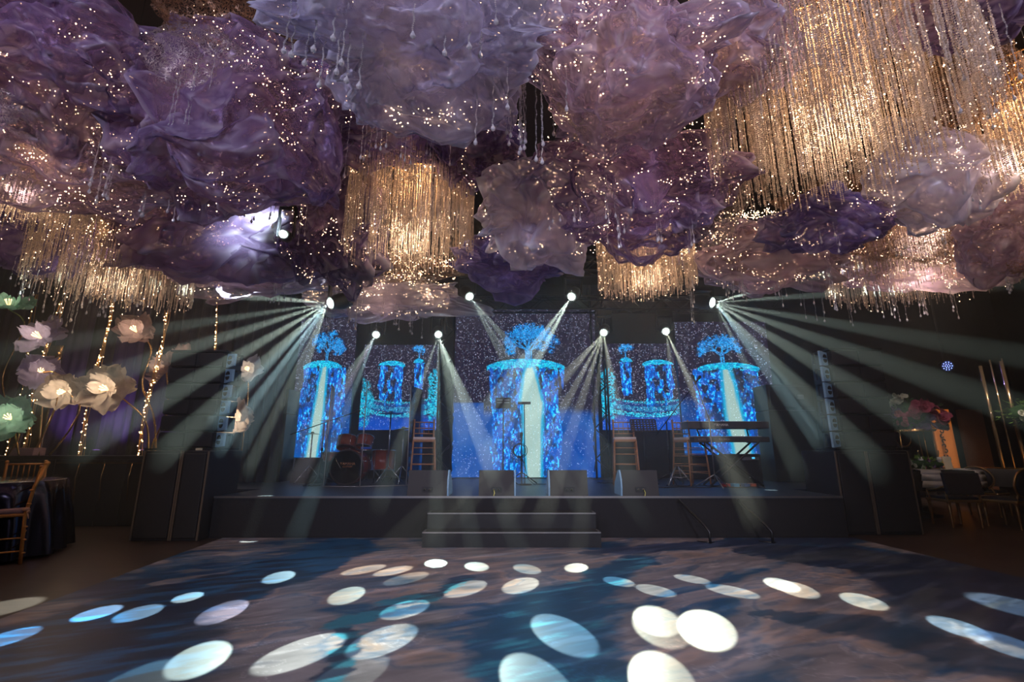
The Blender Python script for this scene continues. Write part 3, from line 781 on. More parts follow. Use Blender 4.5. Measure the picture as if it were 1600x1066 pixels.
# clear drum shield
GLASS = bpy.data.materials.new('clear_acrylic'); GLASS.use_nodes = True
nt = GLASS.node_tree; nt.nodes.clear()
o_ = nt.nodes.new('ShaderNodeOutputMaterial'); mx = nt.nodes.new('ShaderNodeMixShader'); tr = nt.nodes.new('ShaderNodeBsdfTransparent'); gl = nt.nodes.new('ShaderNodeBsdfGlossy'); fr = nt.nodes.new('ShaderNodeFresnel')
gl.inputs['Roughness'].default_value = .05; fr.inputs['IOR'].default_value = 1.35; tr.inputs[0].default_value = (.93, .95, .96, 1)
nt.links.new(fr.outputs[0], mx.inputs[0]); nt.links.new(tr.outputs[0], mx.inputs[1]); nt.links.new(gl.outputs[0], mx.inputs[2]); nt.links.new(mx.outputs[0], o_.inputs[0])
EDGE = mat('acrylic_edge', (.45, .42, .42), .25, metal=.3)
sx = [at(q, 766, 7.85) for q in (496, 566, 632)] + [at(668, 758, 8.3)]
shp = [(sx[0].x - .05, 8.35), (sx[0].x + .12, 7.75), (sx[1].x, 7.68), (sx[2].x, 7.95), (sx[2].x + .12, 8.6)]
ds = thing('drum_shield', 'clear acrylic folding screen standing around the drum kit', 'drum shield', (shp[2][0], shp[2][1], ZS))
for (xa, ya), (xb, yb) in zip(shp[:-1], shp[1:]):
    a = Vector((xa - shp[2][0], ya - shp[2][1], .01)); b = Vector((xb - shp[2][0], yb - shp[2][1], .01)); d = (b - a); d.normalize()
    a += d * .01; b -= d * .01; nrm = Vector((-d.y, d.x, 0)) * .006; up = Vector((0, 0, 1.62))
    m = MB(); m.add([a - nrm, b - nrm, b + nrm, a + nrm, a - nrm + up, b - nrm + up, b + nrm + up, a + nrm + up],
                    [(0, 1, 5, 4), (1, 2, 6, 5), (2, 3, 7, 6), (3, 0, 4, 7), (4, 5, 6, 7), (3, 2, 1, 0)])
    pn = m.build('panel', GLASS, ds)
    e = MB(); e.tube([a, a + up], .008, 6); e.build('hinge_edge', EDGE, pn)
    e = MB(); e.tube([a, b], .007, 6); e.build('bottom_rail', EDGE, pn)

# bar stools with low backs
SEATC = mat('cream_seat', (.6, .5, .48), .7, noise_amt=.1)
def stool(p, rz, label):
    t = thing('bar_stool', label, 'bar stool', p, rz)
    for x, y in ((-.17, -.17), (.17, -.17)):
        MB().tube([(x * 1.18, y * 1.2, 0), (x, y, .72)], .015, 8).build('leg', CHAIRWOOD, t)
    for x in (-.17, .17):
        MB().tube([(x * 1.2, .23, 0), (x, .17, .72), (x * .97, .19, 1.08)], .015, 8).build('leg', CHAIRWOOD, t)
    MB().bbox((0, 0, .715), (.37, .37, .045), .015).build('seat_frame', CHAIRWOOD, t)
    MB().bbox((0, 0, .752), (.36, .36, .045), .02).build('seat_pad', SEATC, t)
    m = MB()
    for z in (.22, .34, .5, .6):
        k = 1 + .19 * (1 - z / .72)
        for y in (-1, 1): m.tube([(-.17 * k, y * .17 * k, z), (.17 * k, y * .17 * k, z)], .009, 6)
        for x in (-1, 1): m.tube([(x * .17 * k, -.17 * k, z - .03), (x * .17 * k, .17 * k, z - .03)], .009, 6)
    m.build('rungs', CHAIRWOOD, t)
    m = MB()
    for z in (.84, .93, 1.03): m.tube([(-.165, .185, z), (.165, .185, z)], .011, 6)
    for x in (-.08, 0, .08): m.tube([(x, .185, .84), (x, .188, 1.03)], .007, 6)
    m.build('backrest', CHAIRWOOD, t)
YS = 8.0
stool((*at(659, 768, YS)[:2], ZS), R(12), 'wooden bar stool with cream seat beside the drum shield')
stool((*at(980, 768, YS)[:2], ZS), R(-10), 'wooden bar stool with cream seat left of the perforated music stand')
stool((*at(1083, 768, 8.15)[:2], ZS), R(20), 'wooden bar stool with cream seat at the left end of the keyboards')

# microphone stands
def micstand(p, h, boom, label, rz=0, coil=False, col=DARKMETAL):
    t = thing('microphone_stand', label, 'microphone stand', p, rz)
    MB().tube([(0, 0, .1), (0, 0, h)], .011, 8).build('pole', col, t)
    for k in range(3):
        a = 2 * math.pi * k / 3 + .5; MB().tube([(0, 0, .2), (.3 * math.cos(a), .3 * math.sin(a), .012)], .009, 6).build('leg', col, t)
    MB().lathe([(.02, h * .55), (.022, h * .55 + .05)], (0, 0, 0), 12).build('clutch', BLACKP, t)
    if boom:
        a, b = Vector(boom[0]), Vector(boom[1]); bo = MB().tube([a, b], .008, 6).build('boom', col, t)
        d = (b - a).normalized(); M = d.to_track_quat('Z', 'Y').to_matrix()
        MB().lathe([(.012, 0), (.018, .1), (.026, .12), (.026, .16), (.012, .175)], b, 12, M=M).build('microphone', BLACKP, t)
    else:
        MB().lathe([(.012, h), (.016, h + .1), (.026, h + .13), (.024, h + .17), (.01, h + .18)], (0, 0, 0), 12).build('microphone', BLACKP, t)
    if coil:
        m = MB()
        for k, R0 in enumerate((.11, .1, .12)): m.torus((-.04 + .01 * k, -.02 - .008 * k, h - .13), R0, .006, 28, 6, 'Y')
        m.tube([(-.02, -.02, h - .24), (.05, -.03, h * .5), (.1, -.03, .1), (.2, -.05, .01), (.5, -.12, .01), (.62, -.02, .01)], .006, 6)
        m.build('cable', BLACKP, t)
    return t
zt = lambda px, py, Y: at(px, py, Y).z - ZS
micstand((*at(815, 747, 8.3)[:2], ZS), zt(815, 692, 8.3), None, 'straight microphone stand with coiled cable in front of the broad waterfall', coil=True)
Yb = 8.0; pb_ = at(498, 760, Yb)
micstand((pb_.x, Yb, ZS), zt(498, 662, Yb), ((-.55, 0, zt(498, 662, Yb) - .18), (.42, 0, zt(498, 662, Yb) + .16)), 'boom microphone stand left of the drum shield', col=DARKMETAL)
Yc = 8.2; pc = at(1048, 752, Yc)
micstand((pc.x, Yc, ZS), zt(1048, 658, Yc), ((-.2, 0, zt(1048, 658, Yc) - .25), (.55, 0, zt(1048, 658, Yc) + .65)), 'boom microphone stand between the music stand and the keyboards', col=DARKMETAL)
p = at(1118, 762, 7.5)
micstand((p.x, 7.5, ZS), zt(1112, 655, 7.5), ((0, 0, zt(1112, 655, 7.5)), (-.12, .1, zt(1112, 600, 7.5))), 'metal tripod microphone stand directly in front of the keyboards', col=mat('worn_metal', (.35, .33, .33), .35, metal=.9))

# music stands
def music_stand(p, z, label, w=.5, h=.3, rz=0, tilt=-20, holes=True):
    t = thing('music_stand', label, 'music stand', p, rz)
    MB().tube([(0, 0, .1), (0, 0, z)], .011, 8).build('pole', BLACKP, t)
    for k in range(3):
        a = 2 * math.pi * k / 3 + .5; MB().tube([(0, 0, .22), (.27 * math.cos(a), .27 * math.sin(a), .012)], .009, 6).build('leg', BLACKP, t)
    M = Matrix.Translation((0, -.02, z)) @ Matrix.Rotation(R(tilt), 4, 'X')
    m = MB()
    if holes:
        nx, nz = 8, 5; bw = .018
        xs = np.linspace(-w / 2, w / 2, nx + 1); zs = np.linspace(-h / 2, h / 2, nz + 1)
        for x in xs: m.add([M @ Vector((x + a, b, c_)) for a in (-bw / 1.5, bw / 1.5) for b in (-.003, .003) for c_ in (-h / 2, h / 2)], [(0, 1, 3, 2), (4, 6, 7, 5), (0, 4, 5, 1), (2, 3, 7, 6), (0, 2, 6, 4), (1, 5, 7, 3)])
        for q in zs: m.add([M @ Vector((a, b, q + c_)) for a in (-w / 2, w / 2) for b in (-.0025, .0025) for c_ in (-bw / 1.5, bw / 1.5)], [(0, 1, 3, 2), (4, 6, 7, 5), (0, 4, 5, 1), (2, 3, 7, 6), (0, 2, 6, 4), (1, 5, 7, 3)])
    else:
        m.add([M @ Vector((a, b, c_)) for a in (-w / 2, w / 2) for b in (-.004, .004) for c_ in (-h / 2, h / 2)], [(0, 1, 3, 2), (4, 6, 7, 5), (0, 4, 5, 1), (2, 3, 7, 6), (0, 2, 6, 4), (1, 5, 7, 3)])
    m.build('desk', BLACKP, t)
    return t
p = at(1011, 765, 8.05); music_stand((p.x, 8.05, ZS), zt(1005, 665, 8.05), 'black perforated music stand in front of the right rope bridge screen', .42, .2)
p = at(786, 747, 8.1); ms = music_stand((p.x, 8.1, ZS), zt(786, 630, 8.1) , 'tall music stand left of the broad waterfall holding a sheet', .26, .2, holes=False)
m = MB()
for i in range(3):
    for j in range(2): m.box((-.06 + .12 * j, -.03, zt(786, 630, 8.1) + .05 - .045 * i), (.09, .004, .016))
m.build('printed_lines', mat('sheet_lines', (.3, .36, .42), .6), ms)
m = MB().tube([(0, 0, 1.2), (.12, -.04, 1.32), (.2, -.04, 1.37)], .007, 6); m.build('clip_arm', BLACKP, ms)
t = thing('tablet_holder', 'small dark tablet bar on a thin pole in front of the broad waterfall', 'tablet', (at(820, 747, 8.2).x, 8.2, ZS))
zz = zt(820, 630, 8.2)
MB().tube([(0, .01, .02), (0, .01, zz)], .008, 6).build('pole', BLACKP, t); MB().bbox((0, 0, zz), (.22, .03, .045), .008).build('body', BLACKP, t)
MB().lathe([(.12, 0), (.12, .015), (.02, .02)], (0, .01, 0), 20).build('base', BLACKP, t)

# keyboards on an X stand
YK = 7.9
xk0, xk1 = at(1068, 670, YK).x, at(1195, 670, YK).x
zu, zl = at(1130, 665, YK).z, at(1130, 687, YK).z
ks = thing('keyboard_stand', 'black cross-legged keyboard stand with two tiers behind the tripod microphone stand', 'keyboard stand', ((xk0 + xk1) / 2 + .05, YK, ZS))
for y in (-.14, .14):
    for s in (-1, 1): MB().tube([(-s * .42, y, .012), (s * .42, y, zl - ZS - .05)], .016, 8).build('leg', BLACKP, ks)
m = MB()
for s in (-1, 1): m.tube([(s * .4, -.2, zl - ZS - .04), (s * .4, .2, zl - ZS - .04)], .014, 6); m.tube([(s * .4, .1, zl - ZS - .04), (s * .42, .2, zu - ZS - .06), (s * .42, -.16, zu - ZS - .05)], .014, 6)
m.build('tier_arm', BLACKP, ks)
def keyboard(x0, x1, zc, Y, hgt, label, name_s, logo):
    t = thing('keyboard', label, 'keyboard', ((x0 + x1) / 2, Y, zc - hgt / 2)); W = x1 - x0
    MB().bbox((0, 0, hgt / 2), (W, .3, hgt), .01).build('case', mat('keyboard_case', (.05, .045, .055), .45), t)
    k = MB(); n = int(W / .0235)
    for i in range(n): k.box((-W / 2 + .03 + i * (W - .06) / n, .07, hgt + .006), ((W - .06) / n * .9, .13, .012))
    k.build('white_keys', WHITE, t, )
    text('lettering', name_s, hgt * .5, (-.12, -.152, hgt * .5), (R(90), 0, 0), WHITE_INK if logo else mat('dim_print', (.4, .3, .3), .5), t)
    return t
keyboard(xk0 + .02, xk1, zu, YK, .115, 'upper keyboard on the cross-legged stand', 'YAMAHA', True)
k2 = keyboard(xk0 + .1, xk1 - .02, zl, YK, .085, 'lower keyboard on the cross-legged stand', 'KRONOS', False)
text('lettering', 'KORG', .045, (-.48, -.152, .043), (R(90), 0, 0), MATS['dim_print'], k2)
# pedals, boxes and cables under the keyboards
rnd = random.Random(4)
for i, (px, col) in enumerate(((1128, (.5, .05, .04)), (1144, (.04, .3, .5)), (1158, (.05, .12, .3)), (1170, (.45, .1, .05)))):
    p = at(px, 759, 7.9); t = thing('effect_pedal', ['red', 'light blue', 'dark blue', 'orange'][i] + ' effect pedal on the stage floor under the keyboards', 'pedal', (p.x, 7.75 + .05 * (i % 2), ZS))
    MB().bbox((0, 0, .025), (.09, .13, .05), .008).build('body', mat('pedal%d' % i, col, .4), t); MB().lathe([(.012, .05), (.012, .065)], (0, -.03, 0), 10).build('footswitch', CHROME, t)
amp = thing('keyboard_amplifier', 'black amplifier box standing under the right end of the keyboards', 'amplifier', (at(1165, 750, 8.6).x, 8.6, ZS))
MB().bbox((0, .15, .25), (.62, .3, .5), .015).build('cabinet', BLACKP, amp); MB().bbox((0, -.008, .2), (.54, .02, .34), .005).build('grille', GRILLE, amp)
MB().box((.12, -.012, .42), (.3, .012, .05)).build('control_panel', mat('panel_grey', (.2, .2, .22), .4), amp)
MB().box((.17, -.021, .43), (.05, .006, .03)).build('display', mat('blue_display', (0, 0, 0), .4, emit=(.1, .6, 1), strength=1.2, sample=False), amp)
MB().box((.1, -.021, .1), (.07, .006, .018)).build('badge', WHITE_INK, amp)
def cable(pts, label, m=BLACKP, r=.007):
    o = MB().tube([(x, y, ZS + .008) for x, y in pts], r, 5).build('floor_cable', m); tag(o, label, 'cable')
rnd = random.Random(9)
def wiggle(px0, px1, Y, n=24, amp_=.08):
    x0, x1 = at(px0, 750, Y).x, at(px1, 750, Y).x
    return [(x0 + (x1 - x0) * i / n + rnd.uniform(-.03, .03), Y + amp_ * math.sin(i * .9 + rnd.random()) + rnd.uniform(-.02, .02)) for i in range(n + 1)]
cable(wiggle(1000, 1190, 7.6), 'tangled black cable on the stage in front of the keyboards')
cable(wiggle(1040, 1185, 7.95), 'tangled black cable under the keyboard stand')
cable(wiggle(935, 975, 8.6), 'short black cable on the stage right of the middle led wall')
cable(wiggle(470, 500, 7.9), 'short black cable on the stage left of the drum shield')
# equipment cases left of the drums and a small guitar stand
cs = thing('floor_monitor_box', 'slanted dark box behind the boom stand left of the drums', 'monitor speaker', (*at(472, 762, 8.6)[:2], ZS), R(-20))
m = MB(); A = [(-.3, 0, 0), (-.3, .1, .42), (-.3, .35, .36), (-.3, .45, 0)]; B = [(.3, y, z) for _, y, z in A]
m.add(A + B, [(0, 1, 2, 3), (7, 6, 5, 4)] + [(i, i + 4, (i + 1) % 4 + 4, (i + 1) % 4) for i in range(4)]); m.build('cabinet', BLACKP, cs)
MB().box((0, .045, .2), (.5, .01, .3), rx=R(-13)).build('grille', GRILLE, cs)
g = thing('instrument_stand', 'small folded metal instrument stand on the floor right of the music stand', 'stand', (*at(1060, 757, 8.0)[:2], ZS))
m = MB()
for s in (-1, 1): m.tube([(s * .02, 0, .3), (s * .2, -.12, .012)], .01, 6); m.tube([(s * .02, 0, .3), (s * .13, .15, .012)], .01, 6)
m.build('legs', ALU, g); MB().tube([(-.14, -.08, .14), (0, -.12, .13), (.14, -.08, .14)], .009, 6).build('cradle', ALU, g)

# stair rails in front of the stage
for i, (px, top, lab) in enumerate(((1110, 795, 'dark bent stair rail leaning on the stage front, nearer the steps'), (1208, 795, 'dark bent stair rail leaning on the stage front, nearer the right subwoofers'))):
    f = onz(px, 851); t = thing('stair_rail', lab, 'stair rail', (f.x, f.y, 0))
    MB().tube([(.0, 0, .01), (0, 0, .14), (-.03, .06, .2), (-.22, YF - f.y - .04, .46)], .016, 8).build('rail', DARKMETAL, t)
    MB().tube([(.06, .05, .008), (0, 0, .02), (-.1, .12, .008)], .012, 6).build('foot', DARKMETAL, t)
# ------------------------------------------------------------------ left side: riser, drapes, paper flowers
rs = thing('display_riser', 'long black clad riser along the left, topped by the paper flowers', 'riser', (-8.5, 7.15, 0))
ZR = .98
xr = at(224, 714, 7.15).x + 8.5
MB().box(*boxat(-6.5, xr, 0, 1.3, ZR - .05, ZR)).build('top', BLACKP, rs)
m = MB(); xs = [-6.5, -4.2, -3.1, -2.2] + [at(q, 800, 7.15).x + 8.5 for q in (70, 112, 148, 185)] + [xr]
for a, b in zip(xs[:-1], xs[1:]):
    p_ = MB().bbox(((a + b) / 2, .02, (ZR - .05) / 2), (b - a - .012, .04, ZR - .06), .006).build('front_panel', BLACK, rs)
MB().box((at(162, 724, 7.15).x + 8.5, -.012, ZR - .1), (1.35, .02, .014)).build('brass_rail', GOLD, rs)
for q in (120, 160, 203):
    MB().tube([(at(q, 740, 7.12).x + 8.5, -.015, ZR - .11), (at(q - 2, 740, 7.12).x + 8.5, -.02, ZR - .3), (at(q - 1, 740, 7.12).x + 8.52, -.012, ZR - .62)], .008, 6).build('strap', GOLD, rs)
# curtain: pleated drape behind
def drape(name, x0, x1, Y, z0, z1, m, label, per=.18, amp=.05):
    n = int((x1 - x0) / .02); X = np.linspace(x0, x1, n + 1)
    y = Y + amp * np.sin(X / per * 2 * math.pi + 1.3 * np.sin(X * 2.3)) * (.6 + .4 * np.sin(X * .9))
    V = np.concatenate([np.stack([X, y, np.full_like(X, z)], -1) for z in (z0, z1)]); I = np.arange(n + 1)
    Fq = np.stack([I[:-1], I[1:], I[1:] + n + 1, I[:-1] + n + 1], -1)
    o = npmesh(name, V, Fq, m, True); sm = o.modifiers.new('thick', 'SOLIDIFY'); sm.thickness = .006
    return tag(o, label, 'curtain')
DV = mat('violet_drape', (.09, .055, .15), .55, noise_amt=.3, noise_scale=5); DK = mat('black_drape', (.02, .018, .026), .8)
MID = mat('grey_violet_drape', (.06, .055, .085), .5)
Yd = 8.75
for i, (a, b, mm, lab) in enumerate([(-200, 18, DV, 'violet curtain panel at the far left behind the teal flowers'), (18, 60, DK, 'black curtain panel behind the stacked lilac flowers'),
        (60, 118, DV, 'violet curtain panel behind the cream flower nearest the riser box'), (118, 158, DK, 'black curtain panel behind the second golden branch'),
        (158, 205, DV, 'violet curtain panel behind the widest cream flower'), (205, 262, DK, 'black curtain panel behind the high pinkish flower'),
        (262, 345, MID, 'greyish curtain panel behind the left line array'), (345, 440, MID, 'greyish curtain panel right of the left line array')]):
    drape('curtain_panel', at(a, 650, Yd).x, at(b, 650, Yd).x, Yd + (.05 if i % 2 else 0), 0, 5.2, mm, lab)
for i, (px, lab) in enumerate(((88, 'slim glossy violet column standing by the riser box'), (172, 'slim glossy violet column left of the widest flower'))):
    p = at(px, 700, 8.3); t = MB().bbox((p.x, 8.3, 1.6), (.3, .05, 1.24), .01)
    # mirror acrylic panels catching purple light
tube_m = mat('gold_acrylic', (.75, .55, .35), .18, metal=.85, noise_amt=.15)
for i, (px, top, w, lab) in enumerate(((52, 540, .22, 'tall gold mirror panel behind the lilac flowers'), (20, 575, .16, 'narrow gold mirror panel behind the lowest teal flower'))):
    p = at(px, 712, 7.75); zt_ = at(px, top, 7.75).z
    o = MB().bbox((p.x, 7.75, (ZR + zt_) / 2), (w, .03, zt_ - ZR), .006).build('mirror_panel', tube_m); tag(o, lab, 'panel')
o = MB().bbox((at(42, 708, 7.4).x, 7.4, ZR + .06), (.38, .2, .12), .01).build('planter_box', mat('pinkish_box', (.35, .22, .24), .6, noise_amt=.4, noise_scale=60)); tag(o, 'small speckled pinkish box on the riser under the teal flower', 'box')
# golden branches wound with lights
GLIT = mat('warm_bulb', (.9, .7, .4), .4, emit=(1, .62, .28), strength=30, sample=False)
TWIG = mat('golden_twig', (.75, .42, .14), .35, metal=.7, noise_amt=.3)
def branch(top, bot, Y, label, seed, n=7, spread=.05):
    r = random.Random(seed); a, b = at(*bot, Y), at(*top, Y); a.z = ZS if bot[0] > 300 else max(a.z, ZR)
    t = thing('golden_branch', label, 'golden branch', (a.x, Y, a.z)); d = b - a
    tw = MB(); bl = MB()
    for k in range(n):
        ph, am, fr_ = r.uniform(0, 6), r.uniform(.4, 1) * spread, r.uniform(4, 9); N = 26
        pts = []
        for i in range(N + 1):
            u = i / N
            w = am * (1 + .8 * math.sin(3 * u + ph))
            pts.append(Vector((d.x * u + w * math.sin(fr_ * u + ph) * .8 + .03 * math.sin(7 * u + seed), w * math.cos(fr_ * u + ph) * .5, d.z * u)))
        tw.tube(pts, .0055, 4, cap=False)
        for _ in range(10):
            p = pts[r.randrange(N)] + Vector((r.uniform(-.01, .01), -.01, r.uniform(-.04, .04))); bl.ball(p, .006, 5, 3)
    tw.build('twigs', TWIG, t); bl.build('tiny_lights', GLIT, t, kind='stuff')
branch((95, 470), (32, 713), 7.6, 'golden lit branch leaning behind the lilac flowers', 1)
branch((178, 470), (121, 713), 7.7, 'golden lit branch rising behind the widest flower', 2)
branch((262, 485), (216, 713), 7.7, 'golden lit branch just left of the line array', 3)
branch((344, 452), (318, 713), 8.0, 'golden lit branch rising above the left line array', 4, 6, .04)
branch((60, 460), (12, 713), 7.9, 'thin golden lit branch at the far left of the riser', 5, 4, .03)
# paper flowers
def petal_mat(name, c, tr=.5):
    m = bpy.data.materials.new(name); m.use_nodes = True; nt = m.node_tree; nt.nodes.clear()
    o_ = nt.nodes.new('ShaderNodeOutputMaterial'); mx = nt.nodes.new('ShaderNodeMixShader'); df = nt.nodes.new('ShaderNodeBsdfDiffuse'); tl = nt.nodes.new('ShaderNodeBsdfTranslucent')
    tc = nt.nodes.new('ShaderNodeTexCoord'); nz = nt.nodes.new('ShaderNodeTexNoise'); nz.inputs['Scale'].default_value = 14; nz.inputs['Detail'].default_value = 5
    cr = nt.nodes.new('ShaderNodeMix'); cr.data_type = 'RGBA'; cr.inputs['A'].default_value = (*[x * .62 for x in c], 1); cr.inputs['B'].default_value = (*c, 1)
    nt.links.new(tc.outputs['Object'], nz.inputs['Vector']); nt.links.new(nz.outputs['Fac'], cr.inputs['Factor'])
    nt.links.new(cr.outputs['Result'], df.inputs[0]); nt.links.new(cr.outputs['Result'], tl.inputs[0]); mx.inputs[0].default_value = tr
    nt.links.new(df.outputs[0], mx.inputs[1]); nt.links.new(tl.outputs[0], mx.inputs[2]); nt.links.new(mx.outputs[0], o_.inputs[0])
    return m
PET = {'cream': petal_mat('cream_petal', (.9, .78, .68)), 'lilac': petal_mat('lilac_petal', (.68, .62, .92)), 'teal': petal_mat('teal_petal', (.40, .78, .68)), 'pink': petal_mat('dusky_petal', (.62, .45, .45)), 'white': petal_mat('white_petal', (.8, .8, .85))}
HEARTM = mat('flower_heart', (1, .75, .4), .5, emit=(1, .68, .34), strength=2, sample=False)
def flower(px, py, Y, size, col, face, label, seed, stem=None, power=9, npet=9):
    size *= 1.08; r = random.Random(seed); p = at(px, py, Y)
    t = thing('paper_flower', label, 'paper flower', p)
    Mz = Vector(face).normalized().to_track_quat('Z', 'Y').to_matrix()
    for k in range(npet):
        a = 2 * math.pi * k / npet * (1 if npet < 8 else 1.62) + r.uniform(-.25, .25); inner = k >= npet * .6
        L = size * (r.uniform(.85, 1.15) if not inner else r.uniform(.55, .75)); Wd = L * r.uniform(.36, .62); lift = r.uniform(.15, .5) + (.55 if inner else 0)
        nu, nv = 14, 16; vs = []; ph = r.uniform(0, 9)
        for i in range(nu + 1):
            u = i / nu; w = Wd * (math.sin(math.pi * min(1, u * .86 + .04)) ** .7) * (1.02 if u < .95 else .9)
            for j in range(nv + 1):
                v = (j / nv - .5) * 2
                x = L * u * (1 - .12 * v * v * (u > .5) + .07 * math.sin(v * 9 + ph) * (u > .7)); y = w * v
                z = L * (lift * u * u + .10 * abs(v) ** 1.5) + .10 * L * math.sin(v * 6 + ph) * u * u + .07 * L * math.sin(u * 8 + v * 5 + ph) * u + r.uniform(-.02, .02) * L
                x *= math.cos(lift * u * .8)
                vs.append(Mz @ (Matrix.Rotation(a, 3, 'Z') @ Vector((x, y, z + .01 * k * size))))
        fs = [(i * (nv + 1) + j, i * (nv + 1) + j + 1, (i + 1) * (nv + 1) + j + 1, (i + 1) * (nv + 1) + j) for i in range(nu) for j in range(nv)]
        o = MB().add(vs, fs, True).build('petal', PET[col], t)
    h = MB(); 
    for k in range(7):
        a = k * .9; q = Mz @ Vector((math.cos(a) * .03 * size / .25, math.sin(a) * .03 * size / .25, .11 * size / .25)); h.tube([(0, 0, 0), q], .004, 4); h.ball(q, .008, 6, 4)
    h.build('stamens', HEARTM, t)
    if stem:
        b = at(*stem[-1], Y); mids = [at(*s, Y) for s in stem[:-1]]
        pts = [Vector((0, 0, 0)) + Mz @ Vector((0, 0, -.02))] + [q - p for q in mids] + [Vector((b.x, Y, (ZS if px > 340 else ZR))) - p]
        # smooth through the points
        sm = []
        P = [pts[0]] + pts + [pts[-1]]
        for i in range(1, len(P) - 2):
            for s in range(8):
                u = s / 8; sm.append(.5 * ((2 * P[i]) + (-P[i - 1] + P[i + 1]) * u + (2 * P[i - 1] - 5 * P[i] + 4 * P[i + 1] - P[i + 2]) * u * u + (-P[i - 1] + 3 * P[i] - 3 * P[i + 1] + P[i + 2]) * u ** 3))
        sm.append(P[-1]); MB().tube(sm, .013, 8).build('stem', GOLD, t)
    point('flower_lamp', p + Mz @ Vector((0, 0, .13 * size / .25)), power * .3, (1, .78, .56), .03)
F = flower
F(14, 482, 7.3, .30, 'teal', (.2, -.5, 1), 'teal paper flower at the far left, highest on its stem', 1, [(38, 510), (4, 590), (20, 660), (30, 713)], 3)
F(66, 530, 7.4, .33, 'lilac', (.1, -1, .35), 'lilac paper flower with a pointed side petal, top of the stacked pair', 2, [(72, 560), (66, 640), (60, 713)], 7)
F(62, 582, 7.35, .27, 'lilac', (.9, -.8, .2), 'lilac paper flower facing right, lower of the stacked pair', 3, [(90, 586), (85, 640), (50, 713)], 2)
F(18, 656, 7.3, .33, 'teal', (.5, -1, .3), 'teal paper flower low at the far left above the speckled box', 4, [(30, 680), (12, 713)], 6)
F(103, 612, 7.4, .30, 'cream', (.3, -1, -.15), 'cream paper flower between the lilac pair and the widest flower', 5, [(125, 635), (110, 670), (77, 713)], 8)
F(170, 610, 7.5, .36, 'cream', (.25, -1, .1), 'widest cream paper flower in the middle of the riser', 6, [(198, 628), (228, 660), (232, 713)], 11, 10)
F(214, 520, 7.6, .30, 'pink', (.2, -1, .4), 'dusky pinkish paper flower, alone and high above the riser', 7, [(236, 545), (222, 600), (240, 650), (244, 713)], 6)
F(258, 578, 7.9, .27, 'pink', (-.6, -1, .2), 'dusky paper flower half hidden by the left edge of the line array', 8, [(262, 640), (240, 690), (236, 713)], 3)
F(284, 556, 8.1, .2, 'pink', (0, -1, .6), 'small dusky paper flower peeking over the line array', 9, [(286, 600), (284, 713)], 2, 7)
F(388, 580, 8.0, .24, 'white', (.3, -1, .3), 'pale paper flower right of the line array, the higher one', 10, [(386, 640), (376, 713)], 2.5, 8)
F(364, 656, 7.9, .33, 'cream', (.2, -1, .15), 'brightly lit cream paper flower right of the line array, the lower one', 11, [(360, 690), (358, 713)], 13)
# ------------------------------------------------------------------ left table with gilt chairs
CW = mat('gilt_wood', (.62, .27, .07), .32, metal=.35, noise_amt=.25, noise_scale=10)
CUSH = mat('mauve_cushion', (.30, .19, .22), .8)
def chiavari(p, rz, label):
    t = thing('chiavari_chair', label, 'chair', p, rz)
    def ringed(a, b, r=.013, n=3):
        m = MB().tube([a, b], r, 8); a, b = Vector(a), Vector(b)
        for i in range(1, n + 1): m.ball(a.lerp(b, i / (n + 1)), r * 1.45, 8, 4, (1, 1, .6))
        return m
    for s in (-1, 1):
        ringed((s * .19, -.19, 0), (s * .185, -.18, .44), n=4).build('leg', CW, t)
        m = MB().tube([(s * .19, .23, 0), (s * .185, .19, .44), (s * .175, .21, .7), (s * .17, .26, .92)], .015, 8); m.ball((s * .17, .262, .93), .02, 8, 5)
        for z in (.1, .22, .34, .55, .68): m.ball((s * .187, .2 + (z < .44) * (.44 - z) * .09, z), .021, 8, 4, (1, 1, .5))
        m.build('leg', CW, t)
    MB().bbox((0, 0, .45), (.39, .38, .03), .012).build('seat', CW, t)
    MB().bbox((0, -.01, .485), (.38, .37, .045), .02).build('cushion', CUSH, t)
    m = MB()
    for y in (.9, .72, .56): m.tube([(-.172, .17 + .09 * (y - .3), y), (.172, .17 + .09 * (y - .3), y)], .011, 8)
    m.build('back_rail', CW, t)
    m = MB()
    for i in range(6):
        x = -.12 + .048 * i; m.tube([(x, .208, .72), (x, .224, .9)], .007, 6)
    m.build('spindle', CW, t)
    m = MB()
    for z in (.12, .24):
        for s in (-1, 1): m.tube([(s * .19, -.19, z), (s * .19, .22, z)], .008, 6)
        m.tube([(-.19, -.19, z + .04), (.19, -.19, z + .04)], .008, 6); m.tube([(-.19, .21, z + .04), (.19, .21, z + .04)], .008, 6)
    m.build('stretcher', CW, t)
    for s in (-1, 1):
        b = MB(); b.ball((s * .19, .19, .5), .03, 8, 5, (1, 1, .7)); b.ball((s * .22, .21, .48), .028, 7, 4, (1, .5, .6)); b.tube([(s * .2, .2, .49), (s * .25, .22, .42)], [.012, .004], 6); b.build('cushion_tie', mat('tan_ribbon', (.5, .28, .2), .7), t)
    return t
fa = onz(33, 893); 
chiavari((-5.0, 4.85, 0), R(-48), 'gilt wooden chair with spindle back, facing the table at the left edge')
chiavari((-5.9, 6.0, 0), R(-150), 'gilt wooden chair half out of the picture behind the left table')
tb = thing('round_table', 'round table under a dark sequinned cloth at the left edge', 'table', (-5.72, 5.1, 0))
MB().lathe([(.8, .72), (.81, .73), (.81, .745), (.8, .75)], (0, 0, 0), 48).build('tabletop', mat('white_tabletop', (.5, .47, .47), .5), tb)
SEQ = bpy.data.materials.new('black_sequins'); SEQ.use_nodes = True; nt = SEQ.node_tree; b = nt.nodes['Principled BSDF']
